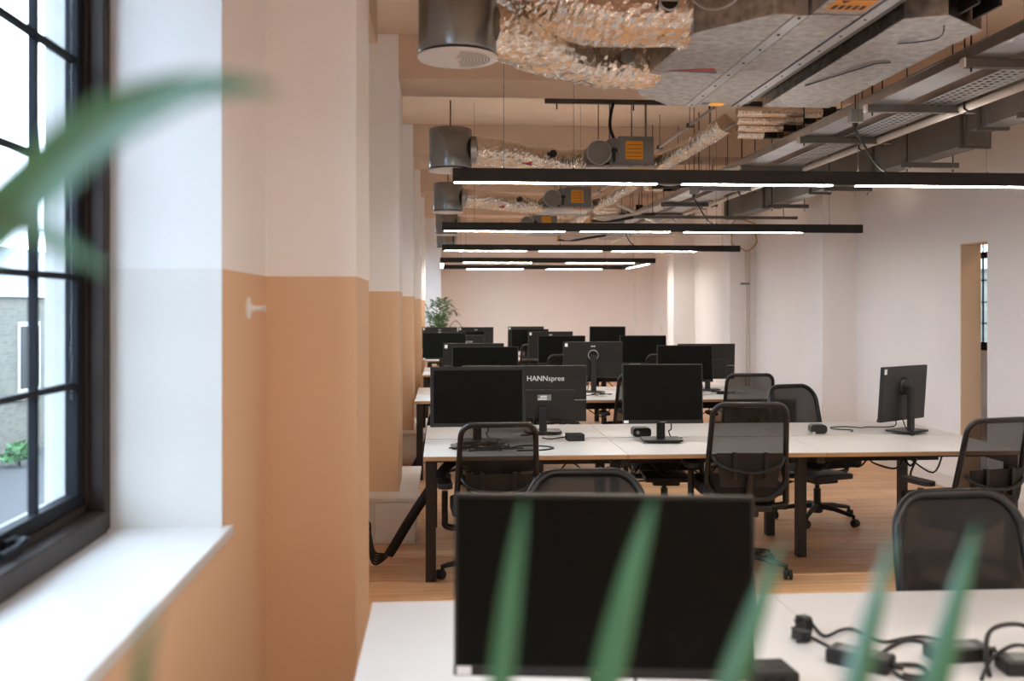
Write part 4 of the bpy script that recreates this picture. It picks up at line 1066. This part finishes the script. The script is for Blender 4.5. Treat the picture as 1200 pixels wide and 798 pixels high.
lf([(-.02, .61, 1.1), (-.15, .52, 1.22), (-.27, .44, 1.38), (-.245, .42, 1.54), (-.201, .415, 1.613), (-.177, .413, 1.637), (-.143, .411, 1.669), (-.116, .409, 1.683), (-.092, .407, 1.689), (-.066, .406, 1.687)], .036, tipf, .05, (.05, 1, -.05))
lf([(-.02, .60, 1.08), (-.14, .50, 1.22), (-.26, .43, 1.43), (-.24, .42, 1.62), (-.194, .415, 1.643), (-.163, .412, 1.631), (-.146, .411, 1.621), (-.131, .41, 1.612)], .018, tipf, .05, (.05, 1, -.05))
lf([(-.01, .61, 1.05), (.01, .605, 1.2), (.029, .599, 1.322), (.041, .599, 1.425), (.05, .598, 1.486)], .022, tipf)
lf([(.05, .60, 1.08), (.07, .598, 1.22), (.088, .595, 1.322), (.111, .594, 1.425), (.128, .593, 1.486)], .028, tipf)
lf([(.10, .59, 1.1), (.13, .58, 1.24), (.152, .571, 1.331), (.18, .569, 1.411), (.197, .568, 1.462)], .026, tipf)
lf([(.15, .60, 1.1), (.20, .58, 1.23), (.229, .565, 1.331), (.249, .564, 1.411), (.263, .563, 1.468)], .024, tipf)
lf([(.15, .60, 1.08), (.24, .59, 1.22), (.283, .582, 1.322), (.306, .58, 1.404), (.322, .579, 1.47)], .028, tipf)
lf([(.0, .58, 1.1), (-.08, .45, 1.3), (-.119, .409, 1.428), (-.114, .409, 1.482)], .014, tipf)
for k in range(9):
    a = R(200 + 36 * k); rr = random.uniform(.2, .34)
    lf([(.05, .62, 1.0), (.05 + .5 * rr * math.cos(a), .62 + .3 * rr * math.sin(a), 1.15), (.05 + rr * math.cos(a), .62 + .6 * rr * math.sin(a), 1.16 + random.uniform(-.05, .04)), (.05 + 1.25 * rr * math.cos(a), .62 + .8 * rr * math.sin(a), 1.06)], .026, tipf)

fp = thing('potted_palm', 'green feathery potted palm standing by the far wall behind the monitors', 'plant', (-.08, 19.4, 0))
M().lathe([(0, 0), (.16, 0), (.21, .42), (.22, .45), (.2, .45), (.19, .4), (0, .4)], 24).build('pot', 'pot_terracotta', fp)
M().lathe([(0, .42), (.19, .41)], 16).build('soil', 'soil', fp)
rnd = random.Random(3)
for k in range(15):
    a = rnd.uniform(0, 6.28); rr = rnd.uniform(.12, .36); hh = rnd.uniform(1.15, 1.78)
    path = smooth_path([(0, 0, .4), (.25 * rr * math.cos(a), .25 * rr * math.sin(a), .75), (.6 * rr * math.cos(a), .6 * rr * math.sin(a), hh * .85), (rr * math.cos(a), rr * math.sin(a), hh), (1.35 * rr * math.cos(a), 1.35 * rr * math.sin(a), hh - .06)], 5)
    st = M().tube(path, .006, 5).build('frond_stem', 'leaf_far', fp)
    g = M()
    for i in range(6, len(path)):
        for s in (-1, 1):
            p = path[i]; tg = (path[i] - path[i - 1]).normalized(); sd = tg.cross(Vector((0, 0, 1))).normalized() * s
            q = p + sd * .13 + tg * .08 + Vector((0, 0, -.02)); nn = tg * .014
            g.add([p - nn * .4, (p + q) / 2 - nn, q, (p + q) / 2 + nn], [(0, 1, 2, 3)])
    g.build('frond_leaflets', 'leaf_far', st)['kind'] = 'stuff'
